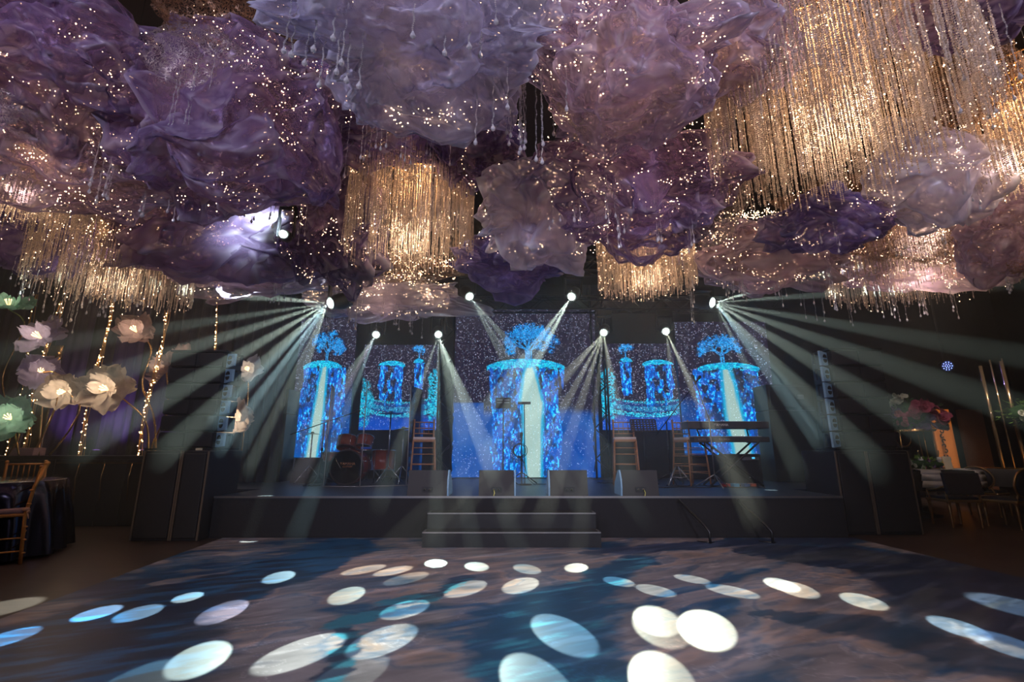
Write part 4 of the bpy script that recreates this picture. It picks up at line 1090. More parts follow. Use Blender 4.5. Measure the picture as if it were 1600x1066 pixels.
vo = nt.nodes.new('ShaderNodeTexVoronoi'); vo.inputs['Scale'].default_value = 55; tc = nt.nodes.new('ShaderNodeTexCoord'); nt.links.new(tc.outputs['Object'], vo.inputs['Vector'])
bp = nt.nodes.new('ShaderNodeBump'); bp.inputs['Strength'].default_value = 1; bp.inputs['Distance'].default_value = .01; nt.links.new(vo.outputs['Color'], bp.inputs['Height']); nt.links.new(bp.outputs[0], b.inputs['Normal'])
b.inputs['Base Color'].default_value = (.06, .055, .08, 1); b.inputs['Metallic'].default_value = .9; b.inputs['Roughness'].default_value = .18
n = 160; V = []; 
for z, rr, am in ((.752, .0, 0), (.753, .78, 0), (.745, .82, .003), (.6, .84, .02), (.35, .88, .04), (.03, .92, .06)):
    for j in range(n):
        a = 2 * math.pi * j / n; q = rr + am * math.sin(a * 18) + am * .5 * math.sin(a * 7 + 1); V.append((q * math.cos(a), q * math.sin(a), z))
o = npmesh('tablecloth', V, [(i * n + j, i * n + (j + 1) % n, (i + 1) * n + (j + 1) % n, (i + 1) * n + j) for i in range(5) for j in range(n)], SEQ, True)
o.location = tb.location; tag(o, 'black sequinned cloth hanging over the left table', 'tablecloth')
# ------------------------------------------------------------------ right side: dining tables
def clothtable(p, r, label, runner=True):
    t = thing('round_table', label, 'table', p)
    MB().lathe([(r - .02, .70), (r, .71), (r, .735), (r - .02, .74)], (0, 0, 0), 48).build('tabletop', BLACKP, t)
    MB().lathe([(.3, 0), (.3, .03), (.05, .06), (.05, .7)], (0, 0, 0), 20).build('pedestal', BLACKP, t)
    n = 120; V = []
    for z, rr, am in ((.742, 0, 0), (.743, r - .01, 0), (.735, r + .015, .003), (.6, r + .02, .012), (.45, r + .03, .02)):
        for j in range(n):
            a = 2 * math.pi * j / n; q = rr + am * math.sin(a * 16); V.append((q * math.cos(a), q * math.sin(a), z))
    o = npmesh('tablecloth', V, [(i * n + j, i * n + (j + 1) % n, (i + 1) * n + (j + 1) % n, (i + 1) * n + j) for i in range(4) for j in range(n)], BLACK, True); o.location = t.location
    tag(o, 'black cloth over the ' + label.split(' under')[0].replace('round ', ''), 'tablecloth')
    return t
TX, TY = 6.85, 8.35
clothtable((TX, TY, 0), .85, 'round table with flowers nearest the right subwoofers under a black cloth')
clothtable((9.3, 8.6, 0), .85, 'round table under the candelabra at the right edge under a black cloth')
def napkin(x, y, rz, label):
    m = MB(); n = 8; W = .12
    pts = [(-.3, .757), (0, .757), (.02, .752), (.032, .7), (.036, .6), (.03, .5)]
    for i in range(len(pts) - 1):
        (a, za), (b, zb) = pts[i], pts[i + 1]
        m.add([(a, -W, za), (a, W, za), (b, W * (1 + .03 * i), zb), (b, -W * (1 + .05 * i), zb)], [(0, 1, 2, 3)], True)
    o = m.build('napkin', WHITE); o.location = (x, y, 0); o.rotation_euler = (0, 0, rz); s = o.modifiers.new('thick', 'SOLIDIFY'); s.thickness = .008
    tag(o, label, 'napkin')
for px, lab in ((1441, 'white napkin hanging over the table edge nearest the right subwoofers'), (1505, 'white napkin hanging over the table edge right of the flower stand')):
    a_ = at(px, 740, TY - .6); d = Vector((a_.x - TX, -.72)).normalized(); napkin(TX + d.x * .875, TY + d.y * .875, math.atan2(d.y, d.x), lab)
LEATHER = mat('black_upholstery', (.03, .028, .034), .6, noise_amt=.3)
GILT = mat('dull_gilt', (.5, .3, .12), .35, metal=.8, noise_amt=.2)
def chair(p, rz, label, oval=True):
    """seen mostly from behind: the back is on local -y"""
    t = thing('dining_chair', label, 'chair', p, rz); t.scale = (.95, .95, .8)
    for x in (-.2, .2):
        for y in (-.19, .2):
            m = MB().lathe([(.009, 0), (.016, .03), (.013, .06), (.02, .2), (.022, .36), (.016, .38), (.024, .4), (.024, .44)], (x, y, 0), 10); m.build('leg', GILT, t)
    MB().bbox((0, 0, .45), (.47, .46, .05), .02).build('seat_frame', GILT, t)
    MB().bbox((0, .0, .49), (.44, .43, .06), .028).build('seat_pad', LEATHER, t)
    M = Matrix.Translation((0, -.235, .76)) @ Matrix.Rotation(R(8), 4, 'X')
    if oval:
        fr_ = MB(); pts = [M @ Vector((.225 * math.cos(a), 0, .235 * math.sin(a))) for a in np.linspace(0, 2 * math.pi, 33)]
        fr_.tube(pts, .018, 8, cap=False); fr_.build('back_frame', GILT, t)
        b = MB(); 
        prof = [(1e-3, -.03), (.15, -.028), (.205, -.012), (.205, .012), (.15, .028), (1e-3, .03)]
        vs = []
        for rr, h in prof:
            for j in range(28):
                a = 2 * math.pi * j / 28; vs.append(M @ Vector((rr * math.cos(a), h, rr * 1.04 * math.sin(a))))
        b.add(vs, [(i * 28 + j, i * 28 + (j + 1) % 28, (i + 1) * 28 + (j + 1) % 28, (i + 1) * 28 + j) for i in range(5) for j in range(28)], True); b.build('back_pad', LEATHER, t)
        m = MB()
        for s in (-1, 1): m.tube([(s * .19, -.2, .46), (s * .16, -.215, .58)], .016, 8)
        m.build('back_support', GILT, t)
    else:
        MB().bbox((0, -.24, .75), (.5, .06, .38), .02, rx=R(-6)).build('back_pad', LEATHER, t)
        m = MB()
        for s in (-1, 1): m.tube([(s * .22, -.2, .46), (s * .23, -.22, .6)], .015, 8); m.tube([(s * .24, .15, .62), (s * .25, -.05, .64), (s * .24, -.22, .7)], .015, 8); m.tube([(s * .23, .13, .46), (s * .24, .15, .62)], .013, 8)
        m.build('arm_rail', GILT, t)
    return t
def cpos(px, py): 
    p = onz(px, py); return (p.x, p.y, 0)
chair((6.42, 7.2, 0), R(-6), 'black square-backed chair with gilt legs nearest the right subwoofers', False)
chair((7.08, 7.05, 0), R(16), 'black oval-backed chair with gilt frame, standing alone right of the square-backed one')
chair((7.0, 6.35, 0), R(30), 'black oval-backed chair with gilt frame cut by the right picture edge')
chair((8.15, 7.25, 0), R(60), 'black oval-backed chair with gilt frame behind the one at the right picture edge')
chair((8.0, 8.3, 0), R(-65), 'black oval-backed chair between the two tables at the right')
chair((6.9, 9.1, 0), R(172), 'black oval-backed chair behind the flower table')
chair((7.75, 8.9, 0), R(140), 'black oval-backed chair behind the flower table, beside the candelabra')
# gold flower stand with bouquet
fs_ = thing('flower_stand', 'tall gold wire stand on the table holding the pink and white bouquet', 'flower stand', (TX + .05, TY - .1, .757))
for i, (x, y) in enumerate(((-.32, -.1), (-.22, .14), (.06, -.15), (.2, .12), (.3, -.05))):
    MB().tube([(x, y, .01), (x * .98, y, .35), (x * .95, y, .62 - .05 * (i % 2))], .01, 8).build('upright', GOLD, fs_)
for x, z, rr in ((-.28, .5, .13), (.1, .28, .17)):
    MB().torus((x, -.12, z), rr, .009, 28, 6, 'Y', math.pi * .95, math.pi * 2.05).build('curved_arm', GOLD, fs_)
MB().lathe([(.36, 0), (.36, .01), (.02, .012)], (0, 0, 0), 28).build('base', GOLD, fs_)
MB().lathe([(.3, .62), (.33, .65), (.1, .66)], (0, 0, 0), 24).build('dish', GOLD, fs_)
BLOOM = {k: petal_mat('bloom_' + k, c, .3) for k, c in {'white': (.75, .8, .7), 'pink': (.62, .16, .26), 'purple': (.22, .11, .3), 'coral': (.85, .2, .1), 'rose': (.5, .12, .2), 'yellow': (.75, .6, .25)}.items()}
LEAF = {0: petal_mat('leaf_dark', (.05, .12, .05), .3), 1: petal_mat('leaf_bright', (.22, .42, .08), .4)}
def bloom(c, r, rr):
    m = MB(); 
    N = Vector((rr.uniform(-1, 1), -1.2, rr.uniform(-.3, 1))).normalized(); Mz = N.to_track_quat('Z', 'Y').to_matrix()
    for ring, (k, sc, lift) in enumerate(((6, 1, .25), (5, .7, .6), (4, .4, 1.1))):
        for i in range(k):
            a = 2 * math.pi * i / k + ring * .5; L = r * sc; vs = []
            for u in (0, .5, 1):
                for v in (-1, 0, 1):
                    w = L * .55 * (1 if u == .5 else .3 if u == 0 else .75)
                    vs.append(Vector(c) + Mz @ (Matrix.Rotation(a, 3, 'Z') @ Vector((L * u * math.cos(lift * u), w * v, L * u * math.sin(lift) * u + .15 * L * abs(v) * u))))
            m.add(vs, [(0, 1, 4, 3), (1, 2, 5, 4), (3, 4, 7, 6), (4, 5, 8, 7)], True)
    return m
def bouquet(name, loc, spec, seed, label, leaves=140, ext=(.5, .25, .25), lm=0):
    rr = random.Random(seed); t = thing(name, label, 'bouquet', loc)
    l = MB()
    for i in range(leaves):
        a, b = rr.uniform(0, 6.28), rr.uniform(-1, 1); q = math.sqrt(1 - b * b); c_ = Vector((ext[0] * q * math.cos(a), ext[1] * q * math.sin(a), ext[2] * b)) * rr.uniform(.7, 1.12); c_.z += ext[2]
        d = (c_ - Vector((0, 0, ext[2]))).normalized() + Vector((rr.uniform(-.6, .6),) * 3); d.normalize(); s = d.cross(Vector((0, 0, 1))).normalized() * rr.uniform(.012, .028); L = rr.uniform(.05, .11)
        l.add([c_, c_ + d * L * .5 + s, c_ + d * L, c_ + d * L * .5 - s], [(0, 1, 2, 3)])
    l.build('foliage', LEAF[lm], t, kind='stuff')
    fill = MB().ball((0, 0, ext[2]), 1, 16, 10, (ext[0] * .75, ext[1] * .75, ext[2] * .75)); fill.build('foliage_core', LEAF[0], t)
    for (x, y, z, n, r, spread, kind) in spec:
        for i in range(n):
            c_ = (x + rr.uniform(-1, 1) * spread, y + rr.uniform(-1, 1) * spread * .5, z + rr.uniform(-1, 1) * spread * .8)
            bloom(c_, r * rr.uniform(.8, 1.15), rr).build('bloom', BLOOM[kind], t)
    return t
bouquet('flower_bouquet', (TX, TY - .15, 1.42), [(-.28, -.2, .46, 16, .045, .13, 'white'), (-.1, -.24, .3, 11, .07, .15, 'pink'), (.1, -.24, .38, 11, .07, .14, 'rose'), (-.42, -.15, .24, 14, .04, .12, 'purple'), (-.3, -.2, .15, 8, .05, .12, 'pink'),
    (.36, -.2, .22, 6, .085, .12, 'pink'), (.05, -.2, .12, 6, .07, .14, 'purple'), (.5, -.1, .1, 5, .08, .12, 'purple'), (-.46, -.1, .42, 4, .04, .07, 'yellow')], 3, 'wide bouquet of white, pink and purple blooms on the gold wire stand', 260, (.52, .26, .26))
bouquet('table_flowers', (TX - .15, TY - .45, .75), [(-.2, -.05, .08, 7, .035, .1, 'white'), (.1, -.05, .08, 8, .035, .12, 'purple'), (0, -.05, .1, 4, .03, .1, 'pink')], 8, 'low greenish flower arrangement on the table below the tall bouquet', 160, (.42, .14, .09), 1)
# candelabra
cx, cy = 9.0, 8.6
cd = thing('candelabra', 'group of tall gold glass tubes rising through the coral flowers', 'candelabra', (cx, cy, .745))
TUBEG = mat('gold_tube', (.8, .58, .35), .12, metal=.9, noise_amt=.2)
for i, (dx, top) in enumerate(((-.32, 572), (-.17, 563), (-.02, 566), (.11, 560), (.34, 640), (.5, 660))):
    zt_ = at(1540, top, cy).z - .745; MB().tube([(dx, -.05 * (i % 3), .01), (dx, -.05 * (i % 3), zt_)], .026 if i % 2 == 0 else .012, 10).build('tube', TUBEG, cd)
MB().lathe([(.5, 0), (.5, .012), (.02, .014)], (0.05, 0, 0), 28).build('base', GOLD, cd)
bouquet('flower_bouquet', (cx + .35, cy - .2, at(1560, 668, cy).z), [(-.45, -.15, .14, 8, .06, .13, 'white'), (.0, -.2, .18, 8, .08, .12, 'coral'), (.42, -.2, .36, 8, .09, .14, 'coral'), (.2, -.15, .1, 5, .07, .12, 'rose')], 5,
        'coral and green bouquet around the gold tubes', 260, (.75, .25, .24), 1)
# glowing poster board and doorway behind
gp = thing('poster_board', 'orange lit notice board standing behind the flower table', 'board', (at(1476, 690, 10.5).x, 10.5, 0))
zt_ = at(1476, 640, 10.5).z
MB().bbox((0, 0, zt_ / 2 + .2), (.42, .05, zt_ - .4), .01).build('board', mat('orange_board', (.75, .28, .06), .5), gp)
MB().bbox((0, .02, .2), (.5, .3, .4), .02).build('foot', BLACKP, gp)
m = MB()
for i in range(9): m.torus((-.06 + .02 * (i % 2), -.03, zt_ * .38 + i * .105), .035, .012, 10, 5, 'Y', i * 1.3, i * 1.3 + 4.2)
m.build('scrollwork', mat('dark_ink', (.02, .015, .02), .6), gp)
o = MB().box(*boxat(at(1500, 650, 12).x, at(1536, 650, 12).x, 12, 12.1, 0, at(1500, 640, 12).z)).build('door_1', mat('brown_door', (.28, .12, .06), .45, noise_amt=.2)); o['kind'] = 'structure'
spot('board_lamp', (gp.location.x - .3, 9.6, 2.9), (gp.location.x + .3, 11, 1.0), 40, 60, (1, .6, .25), .8, .08)
# small par lamp with blue diodes
pp = at(1479, 572, 10.5); t = thing('led_par_light', 'round led par light with glowing blue dots high on the right', 'par light', pp)
M = Vector((-.25, -1, -.2)).normalized().to_track_quat('Z', 'Y').to_matrix()
MB().lathe([(.06, -.2), (.11, -.12), (.13, .02), (.12, .03)], (0, 0, 0), 24, M=M).build('housing', BLACKP, t)
d = MB()
for rr, k in ((0, 1), (.045, 6), (.088, 10)):
    for i in range(k):
        a = 2 * math.pi * i / k; d.lathe([(.0095, .034), (.006, .042)], M @ Vector((rr * math.cos(a), rr * math.sin(a), 0)), 8, M=M)
d.build('diodes', mat('blue_diode', (0, 0, 0), .4, emit=(.22, .3, 1), strength=6, sample=False), t)
MB().tube([(0, .05, 0), (0, .05, 6.5 - pp.z)], .02, 6).build('drop_pole', BLACKP, t)
spot('par_beam', pp + M @ Vector((0, 0, .06)), pp + Vector((-2, -6, -2)), 14, 180, (.35, .3, 1), .8, .05)
# spots from above that brighten the tables
spot('table_spot', (5.2, 5.2, 4.6), (TX - .1, TY - .2, 1.6), 14, 900, (1, .82, .8), .8, .06)
spot('table_spot', (7.5, 5.4, 4.6), (cx, cy - .2, 1.6), 16, 800, (1, .76, .6), .8, .06)
spot('left_warm_beam', (-6.8, 1.8, 4.0), (-4.8, 4.8, .6), 17, 120, (1, .62, .35), .9, .1)
for i, (px_, lab_) in enumerate(((58, 'added purple uplight on the riser by the gold mirror panel'), (150, 'added purple uplight on the riser behind the widest flower'), (222, 'added purple uplight on the riser beside the line array'))):
    q_ = at(px_, 705, 8.1); t = thing('added_uplight', lab_, 'uplight', (q_.x, 8.1, ZR))  # fixtures added to throw violet light up the curtains
    MB().lathe([(.07, 0), (.08, .01), (.08, .07), (.06, .09)], (0, 0, 0), 16).build('housing', BLACKP, t); MB().lathe([(.055, .0905), (.03, .092)], (0, 0, 0), 16).build('lens', mat('violet_lens', (.1, .05, .2), .3, emit=(.5, .2, 1), strength=3, sample=False), t)
    spot('added_uplight_beam', (q_.x, 8.08, ZR + .1), (q_.x + .05, 8.75, ZR + 1.0), 50, 26, (.5, .26, 1), .8, .04)

# place settings on the flower table
GLS = mat('clear_glass', (.9, .9, .92), .06, alpha=.35)
def put(a_, rr_): return TX + rr_ * math.cos(a_), TY + rr_ * math.sin(a_)
o = MB().bbox((0, 0, .11), (.12, .012, .2), .003, rx=R(-8)).build('menu_card', mat('cream_card', (.7, .6, .42), .7)); o.location = (at(1483, 735, TY - .65).x, TY - .65, .757); tag(o, 'cream menu card standing on the flower table', 'card')
for i, a_ in enumerate((-2.2, -1.65, -1.1, -.6)):
    lab = ['at the left end', 'beside the menu card', 'right of the menu card', 'farthest right'][i]
    x_, y_ = put(a_, .62); o = MB().lathe([(.02, 0), (.09, .004), (.125, .014), (.12, .016), (.08, .008), (.01, .006)], (0, 0, 0), 28).build('dinner_plate', WHITE); o.location = (x_, y_, .757); tag(o, 'white dinner plate on the flower table, ' + lab, 'plate')
    x_, y_ = put(a_ + .22, .5); o = MB().lathe([(.032, 0), (.03, .004), (.004, .01), (.004, .09), (.028, .12), (.036, .16), (.03, .2), (.028, .2), (.033, .16), (.002, .11)], (0, 0, 0), 16).build('wine_glass', GLS); o.location = (x_, y_, .757); tag(o, 'stemmed wine glass on the flower table, ' + lab, 'wine glass')
# ------------------------------------------------------------------ tulle clouds
def tulle(name, c, lo=.34, hi=.9, tr=.45):
    m = bpy.data.materials.new(name); m.use_nodes = True; nt = m.node_tree; nt.nodes.clear(); N = nt.nodes.new; L = nt.links.new
    o = N('ShaderNodeOutputMaterial'); mx = N('ShaderNodeMixShader'); t = N('ShaderNodeBsdfTransparent'); df = N('ShaderNodeBsdfDiffuse'); tl = N('ShaderNodeBsdfTranslucent'); m2 = N('ShaderNodeMixShader')
    gl = N('ShaderNodeBsdfGlossy'); gl.inputs['Roughness'].default_value = .32; m3 = N('ShaderNodeMixShader'); m3.inputs[0].default_value = .07
    lw = N('ShaderNodeLayerWeight'); lw.inputs['Blend'].default_value = .5
    mr = N('ShaderNodeMapRange'); mr.inputs['From Min'].default_value = .25; mr.inputs['From Max'].default_value = .97; mr.inputs['To Min'].default_value = lo; mr.inputs['To Max'].default_value = hi
    tc = N('ShaderNodeTexCoord'); nz = N('ShaderNodeTexNoise'); nz.inputs['Scale'].default_value = 260; nz.inputs['Detail'].default_value = 2
    mr2 = N('ShaderNodeMapRange'); mr2.inputs['To Min'].default_value = .55; mr2.inputs['To Max'].default_value = 1.45
    mul = N('ShaderNodeMath'); mul.operation = 'MULTIPLY'; mul.use_clamp = True
    nb = N('ShaderNodeTexNoise'); nb.inputs['Scale'].default_value = 1.6; nb.inputs['Detail'].default_value = 3
    cm = N('ShaderNodeMix'); cm.data_type = 'RGBA'; cm.inputs['A'].default_value = (c[0] * .72, c[1] * .6, c[2] * .85, 1); cm.inputs['B'].default_value = (*c, 1)
    L(tc.outputs['Object'], nz.inputs['Vector']); L(tc.outputs['Object'], nb.inputs['Vector']); L(nb.outputs['Fac'], cm.inputs['Factor'])
    L(nz.outputs['Fac'], mr2.inputs['Value']); L(lw.outputs['Facing'], mr.inputs['Value']); L(mr.outputs[0], mul.inputs[0]); L(mr2.outputs[0], mul.inputs[1])
    m2.inputs[0].default_value = tr; L(df.outputs[0], m2.inputs[1]); L(tl.outputs[0], m2.inputs[2]); L(m2.outputs[0], m3.inputs[1]); L(gl.outputs[0], m3.inputs[2])
    at_ = N('ShaderNodeAttribute'); at_.attribute_name = 'shade'      # share of doubled cloth along a crease
    ma = N('ShaderNodeMath'); ma.operation = 'MULTIPLY_ADD'; ma.use_clamp = True; ma.inputs[1].default_value = .75
    L(at_.outputs['Fac'], ma.inputs[0]); L(mul.outputs[0], ma.inputs[2])
    c2 = N('ShaderNodeMix'); c2.data_type = 'RGBA'; c2.inputs['B'].default_value = tuple(min(1, x * .7 + .32) for x in c) + (1,)
    L(at_.outputs['Fac'], c2.inputs['Factor']); L(cm.outputs['Result'], c2.inputs['A'])
    for s in (df, tl, gl): L(c2.outputs['Result'], s.inputs[0])
    L(ma.outputs[0], mx.inputs[0]); L(t.outputs[0], mx.inputs[1]); L(m3.outputs[0], mx.inputs[2]); L(mx.outputs[0], o.inputs[0])
    return m
def netmat(name, c, scale=16, w=.035):
    m = bpy.data.materials.new(name); m.use_nodes = True; nt = m.node_tree; nt.nodes.clear(); N = nt.nodes.new; L = nt.links.new
    o = N('ShaderNodeOutputMaterial'); mx = N('ShaderNodeMixShader'); t = N('ShaderNodeBsdfTransparent'); p = N('ShaderNodeBsdfPrincipled')
    p.inputs['Base Color'].default_value = (*c, 1); p.inputs['Metallic'].default_value = .4; p.inputs['Roughness'].default_value = .45
    tc = N('ShaderNodeTexCoord'); nz = N('ShaderNodeTexNoise'); nz.inputs['Scale'].default_value = 5; nz.inputs['Detail'].default_value = 3
    ad = N('ShaderNodeMix'); ad.data_type = 'RGBA'; ad.blend_type = 'ADD'; ad.inputs['Factor'].default_value = .45
    L(tc.outputs['Object'], nz.inputs['Vector']); L(tc.outputs['Object'], ad.inputs['A']); L(nz.outputs['Color'], ad.inputs['B'])
    prev = None
    for sc in (scale, scale * 1.7):
        v = N('ShaderNodeTexVoronoi'); v.feature = 'DISTANCE_TO_EDGE'; v.inputs['Scale'].default_value = sc; L(ad.outputs['Result'], v.inputs['Vector'])
        lt = N('ShaderNodeMath'); lt.operation = 'LESS_THAN'; lt.inputs[1].default_value = w; L(v.outputs['Distance'], lt.inputs[0])
        if prev: a = N('ShaderNodeMath'); a.operation = 'MAXIMUM'; L(prev.outputs[0], a.inputs[0]); L(lt.outputs[0], a.inputs[1]); prev = a
        else: prev = lt
    L(prev.outputs[0], mx.inputs[0]); L(t.outputs[0], mx.inputs[1]); L(p.outputs[0], mx.inputs[2]); L(mx.outputs[0], o.inputs[0])
    return m
TM = {'pale': tulle('pale_lilac_tulle', (.80, .83, .98), .32, .95), 'mauve': tulle('mauve_tulle', (.62, .52, .67), .28, .93), 'violet': tulle('violet_tulle', (.38, .28, .48), .34, .94),
      'deep': tulle('deep_violet_tulle', (.23, .165, .34), .42, .94), 'blue': tulle('blue_violet_tulle', (.31, .26, .58), .40, .95)}
NET = netmat('brown_wire_netting', (.30, .17, .10)); NETP = netmat('pale_wire_netting', (.45, .38, .36), 20, .03)
BULB = mat('fairy_bulb', (1, .8, .6), .4, emit=(1, .60, .34), strength=20, sample=False)
def ico(n):
    bm = bmesh.new(); bmesh.ops.create_icosphere(bm, subdivisions=n, radius=1); bm.verts.ensure_lookup_table()
    V = np.array([v.co[:] for v in bm.verts]); Fa = np.array([[v.index for v in f.verts] for f in bm.faces]); bm.free(); return V, Fa
def unit(a): return a / np.linalg.norm(a, axis=-1, keepdims=True)
def n3(P, s, seed):
    return (vnoise(P[:, 0] * s + 31, P[:, 1] * s + P[:, 2] * s * .73 + 7, seed) + vnoise(P[:, 1] * s + 11, P[:, 2] * s - P[:, 0] * s * .61 + 5, seed + 3) + vnoise(P[:, 2] * s + 3, P[:, 0] * s + P[:, 1] * s * .57, seed + 5)) / 3
def crumple(level, seed, amp):
    """fractal facets: every subdivision nudges only the new points, the last ones stay flat so that creases stay sharp"""
    r = np.random.default_rng(seed); V, Fa = ico(1); V = unit(V + r.normal(size=V.shape) * .12); Rr = np.ones(len(V)) + r.normal(size=len(V)) * .10
    am = [.15, .11, .06, .008, .002, .001]
    for l in range(level - 1):
        e = np.sort(np.concatenate([Fa[:, [0, 1]], Fa[:, [1, 2]], Fa[:, [2, 0]]]), axis=1); u, inv = np.unique(e, axis=0, return_inverse=True); inv = inv.reshape(-1)
        n0 = len(V); k = len(Fa); m = n0 + inv
        P = V * Rr[:, None]; mid = (P[u[:, 0]] + P[u[:, 1]]) / 2
        rr = np.linalg.norm(mid, axis=1); d = mid / rr[:, None]
        bul = 1 / np.maximum(np.linalg.norm((V[u[:, 0]] + V[u[:, 1]]) / 2, axis=1), .1)      # keep the big form round, small facets flat
        rr = rr * (bul if l < 2 else 1) + r.normal(size=len(u)) * am[l] * amp * (1 if l < 3 else 1)
        d = unit(d + r.normal(size=d.shape) * (.10 / 2 ** l))
        V = np.concatenate([V, d]); Rr = np.concatenate([Rr, rr])
        a, b, c = m[:k], m[k:2 * k], m[2 * k:]
        Fa = np.concatenate([np.stack([Fa[:, 0], a, c], 1), np.stack([a, Fa[:, 1], b], 1), np.stack([c, b, Fa[:, 2]], 1), np.stack([a, b, c], 1)])
    return V, Rr, Fa
def shell(level, seed, lobes=11, ties=6, amp=1.0):
    N, R0, Fa = crumple(level, seed, amp)
    r = np.random.default_rng(seed + 1)
    C = unit(r.normal(size=(lobes, 3)) * [1, 1, .8]); A = r.uniform(.5, 1.1, lobes); S = r.uniform(.35, .8, lobes)
    D = np.linalg.norm(N[:, None] - C[None], axis=2)
    B = (A * np.exp(-(D / S) ** 2)); B.sort(axis=1)
    R_ = R0 * (.72 + .34 * B[:, -1] + .06 * B[:, -2])
    T = unit(r.normal(size=(ties, 3)))
    for j in range(ties):
        d = np.linalg.norm(N - T[j], axis=1); a = np.cross(T[j], [.3, .5, .81]); a /= np.linalg.norm(a); b = np.cross(T[j], a)
        th = np.arctan2(N @ b, N @ a); k = int(r.integers(5, 9)); sh = r.uniform(0, 6)
        pl = 1 - np.abs(np.sin(k * .5 * th + sh + 1.4 * d + .9 * np.sin(2 * th + sh)))
        R_ = R_ - .20 * amp * np.exp(-(d / .15) ** 2) + .10 * amp * (pl ** 2.2 - .25) * np.exp(-(d / .6) ** 2) * np.clip(d / .15, 0, 1)
    return N, R_, Fa
OCT_V = np.array([(1, 0, 0), (-1, 0, 0), (0, 1, 0), (0, -1, 0), (0, 0, 1), (0, 0, -1)], float)
OCT_F = np.array([(0, 2, 4), (2, 1, 4), (1, 3, 4), (3, 0, 4), (2, 0, 5), (1, 2, 5), (3, 1, 5), (0, 3, 5)])
def octs(P, rad, sz=1.0):
    P = np.asarray(P); n = len(P); rad = np.broadcast_to(np.asarray(rad, float), (n,))
    V = (P[:, None] + OCT_V[None] * rad[:, None, None] * np.array([1, 1, sz])).reshape(-1, 3)
    Fq = (OCT_F[None] + np.arange(n)[:, None, None] * 6).reshape(-1, 3)
    return V, Fq
CLOUDS = []
def cloud(px, py, Y, hw, hh, dm, kind, seed, label, bulbs=160, bulb_r=.0048, warm=6, net=None, res=5, tilt=0, second=True, bulb_seed=None, flat=.35):
    c = at(px, py, Y); k = F_PX / (Y * math.cos(PITCH) + (c.z - CAM_H) * math.sin(PITCH))
    Rx, Rz, Ry = hw / k, hh / k / .93, dm
    t = thing('tulle_cloud', label, 'fabric cloud', c)
    t.rotation_euler = (0, tilt, 0)
    sc = np.array([Rx, Ry, Rz])
    def mk(name, f, sd, m, lob, amp=1.0):
        Nn, Rr, Fa = shell(res, sd, lob, amp=amp); Rr = Rr * f
        V = Nn * Rr[:, None] * sc; V[:, 2] -= .10 * Rz * (np.abs(np.sin(Nn[:, 0] * 5 + sd)) - .5) * (Nn[:, 2] < .2)
        V[:, 2] = np.where(V[:, 2] > 0, V[:, 2] * .85, V[:, 2] * (1.0))
        e = np.concatenate([Fa[:, [0, 1]], Fa[:, [1, 2]], Fa[:, [2, 0]]]); n_ = len(V); cnt = np.bincount(e.ravel(), minlength=n_)
        mean = np.stack([(np.bincount(e[:, 0], V[e[:, 1], q], n_) + np.bincount(e[:, 1], V[e[:, 0], q], n_)) / cnt for q in range(3)], 1)
        cv = np.linalg.norm(V - mean, axis=1); cv = np.clip((cv / np.percentile(cv, 96) - .35) / .65, 0, 1) ** 1.5
        return npmesh(name, V, Fa, m, True, t, colors=('POINT', np.repeat(cv[:, None], 3, 1))), Rr
    if kind: 
        o, Rr = mk('tulle_drape', 1.06, seed, TM[kind], 12)
        if second: mk('inner_drape', .9, seed + 100, TM[kind], 9, 1.3)
    if net:
        o2, Rr = mk('wire_netting', .84 if kind else 1.0, seed + 200, net, 8, .8)
    # fairy lights strung in wandering lines over the netting
    if bulbs:
        bulbs = int(bulbs * 1.7)
        r = np.random.default_rng(bulb_seed or seed + 5); P = []; rad = []
        nst = max(3, bulbs // 22)
        for s in range(nst):
            d = unit(r.normal(size=3) * [1, 1, .8]); 
            if d[1] > .35: d[1] *= -1
            v = r.normal(size=3) * .09; stp = r.uniform(.5, 1.1)
            for i in range(bulbs // nst):
                v = v * .8 + r.normal(size=3) * .055 * stp; d = unit(d + v * .7); P.append(d * sc * r.uniform(.8, 1.04)); rad.append(bulb_r * r.choice([.6, .8, 1, 1.35], p=[.38, .36, .2, .06]))
        V, Fq = octs(P, rad); o = npmesh('fairy_lights', V, Fq, BULB, False, t); o['kind'] = 'stuff'
    m = MB()
    for dx in (-.4, .4): m.tube([(dx * Rx, 0, Rz * .3), (dx * Rx, 0, 6.5 - c.z)], .003, 4)
    m.build('hanging_wire', DARKMETAL, t)
    if warm: point('cloud_lamp', c + Vector((0, -.15 * Ry, -.1 * Rz)), warm * .65, (1, .60, .38), .12)
    CLOUDS.append((t, c, Rx, Ry, Rz)); return t
cloud(90, 95, 3.5, 175, 100, .8, 'violet', 11, 'violet tulle cloud in the top left corner, above the corner chandelier', 110, warm=7, res=6)
cloud(110, 235, 4.2, 165, 95, .8, 'mauve', 12, 'mauve tulle cloud at the left edge draping over the corner chandelier', 260, warm=9, net=NETP, res=6)
cloud(365, 185, 3.9, 190, 150, .8, 'violet', 13, 'largest violet tulle cloud on the left, with a light chain down its right side', 330, warm=9, res=6, net=NETP)
cloud(330, 345, 5.8, 175, 80, .8, 'violet', 14, 'violet cloud left of the middle chandelier, lit white from inside', 260, warm=3)
cloud(390, 410, 6.9, 135, 55, .7, 'mauve', 15, 'greyish mauve cloud hanging low left of the outer moving head', 180, warm=3)
cloud(40, 360, 6.0, 115, 60, .7, 'blue', 16, 'bluish cloud at the left edge below the corner chandelier', 120, warm=4)
cloud(512, 345, 5.6, 85, 95, .6, 'deep', 17, 'deep violet cloud tucked against the left side of the middle chandelier', 130, warm=3)
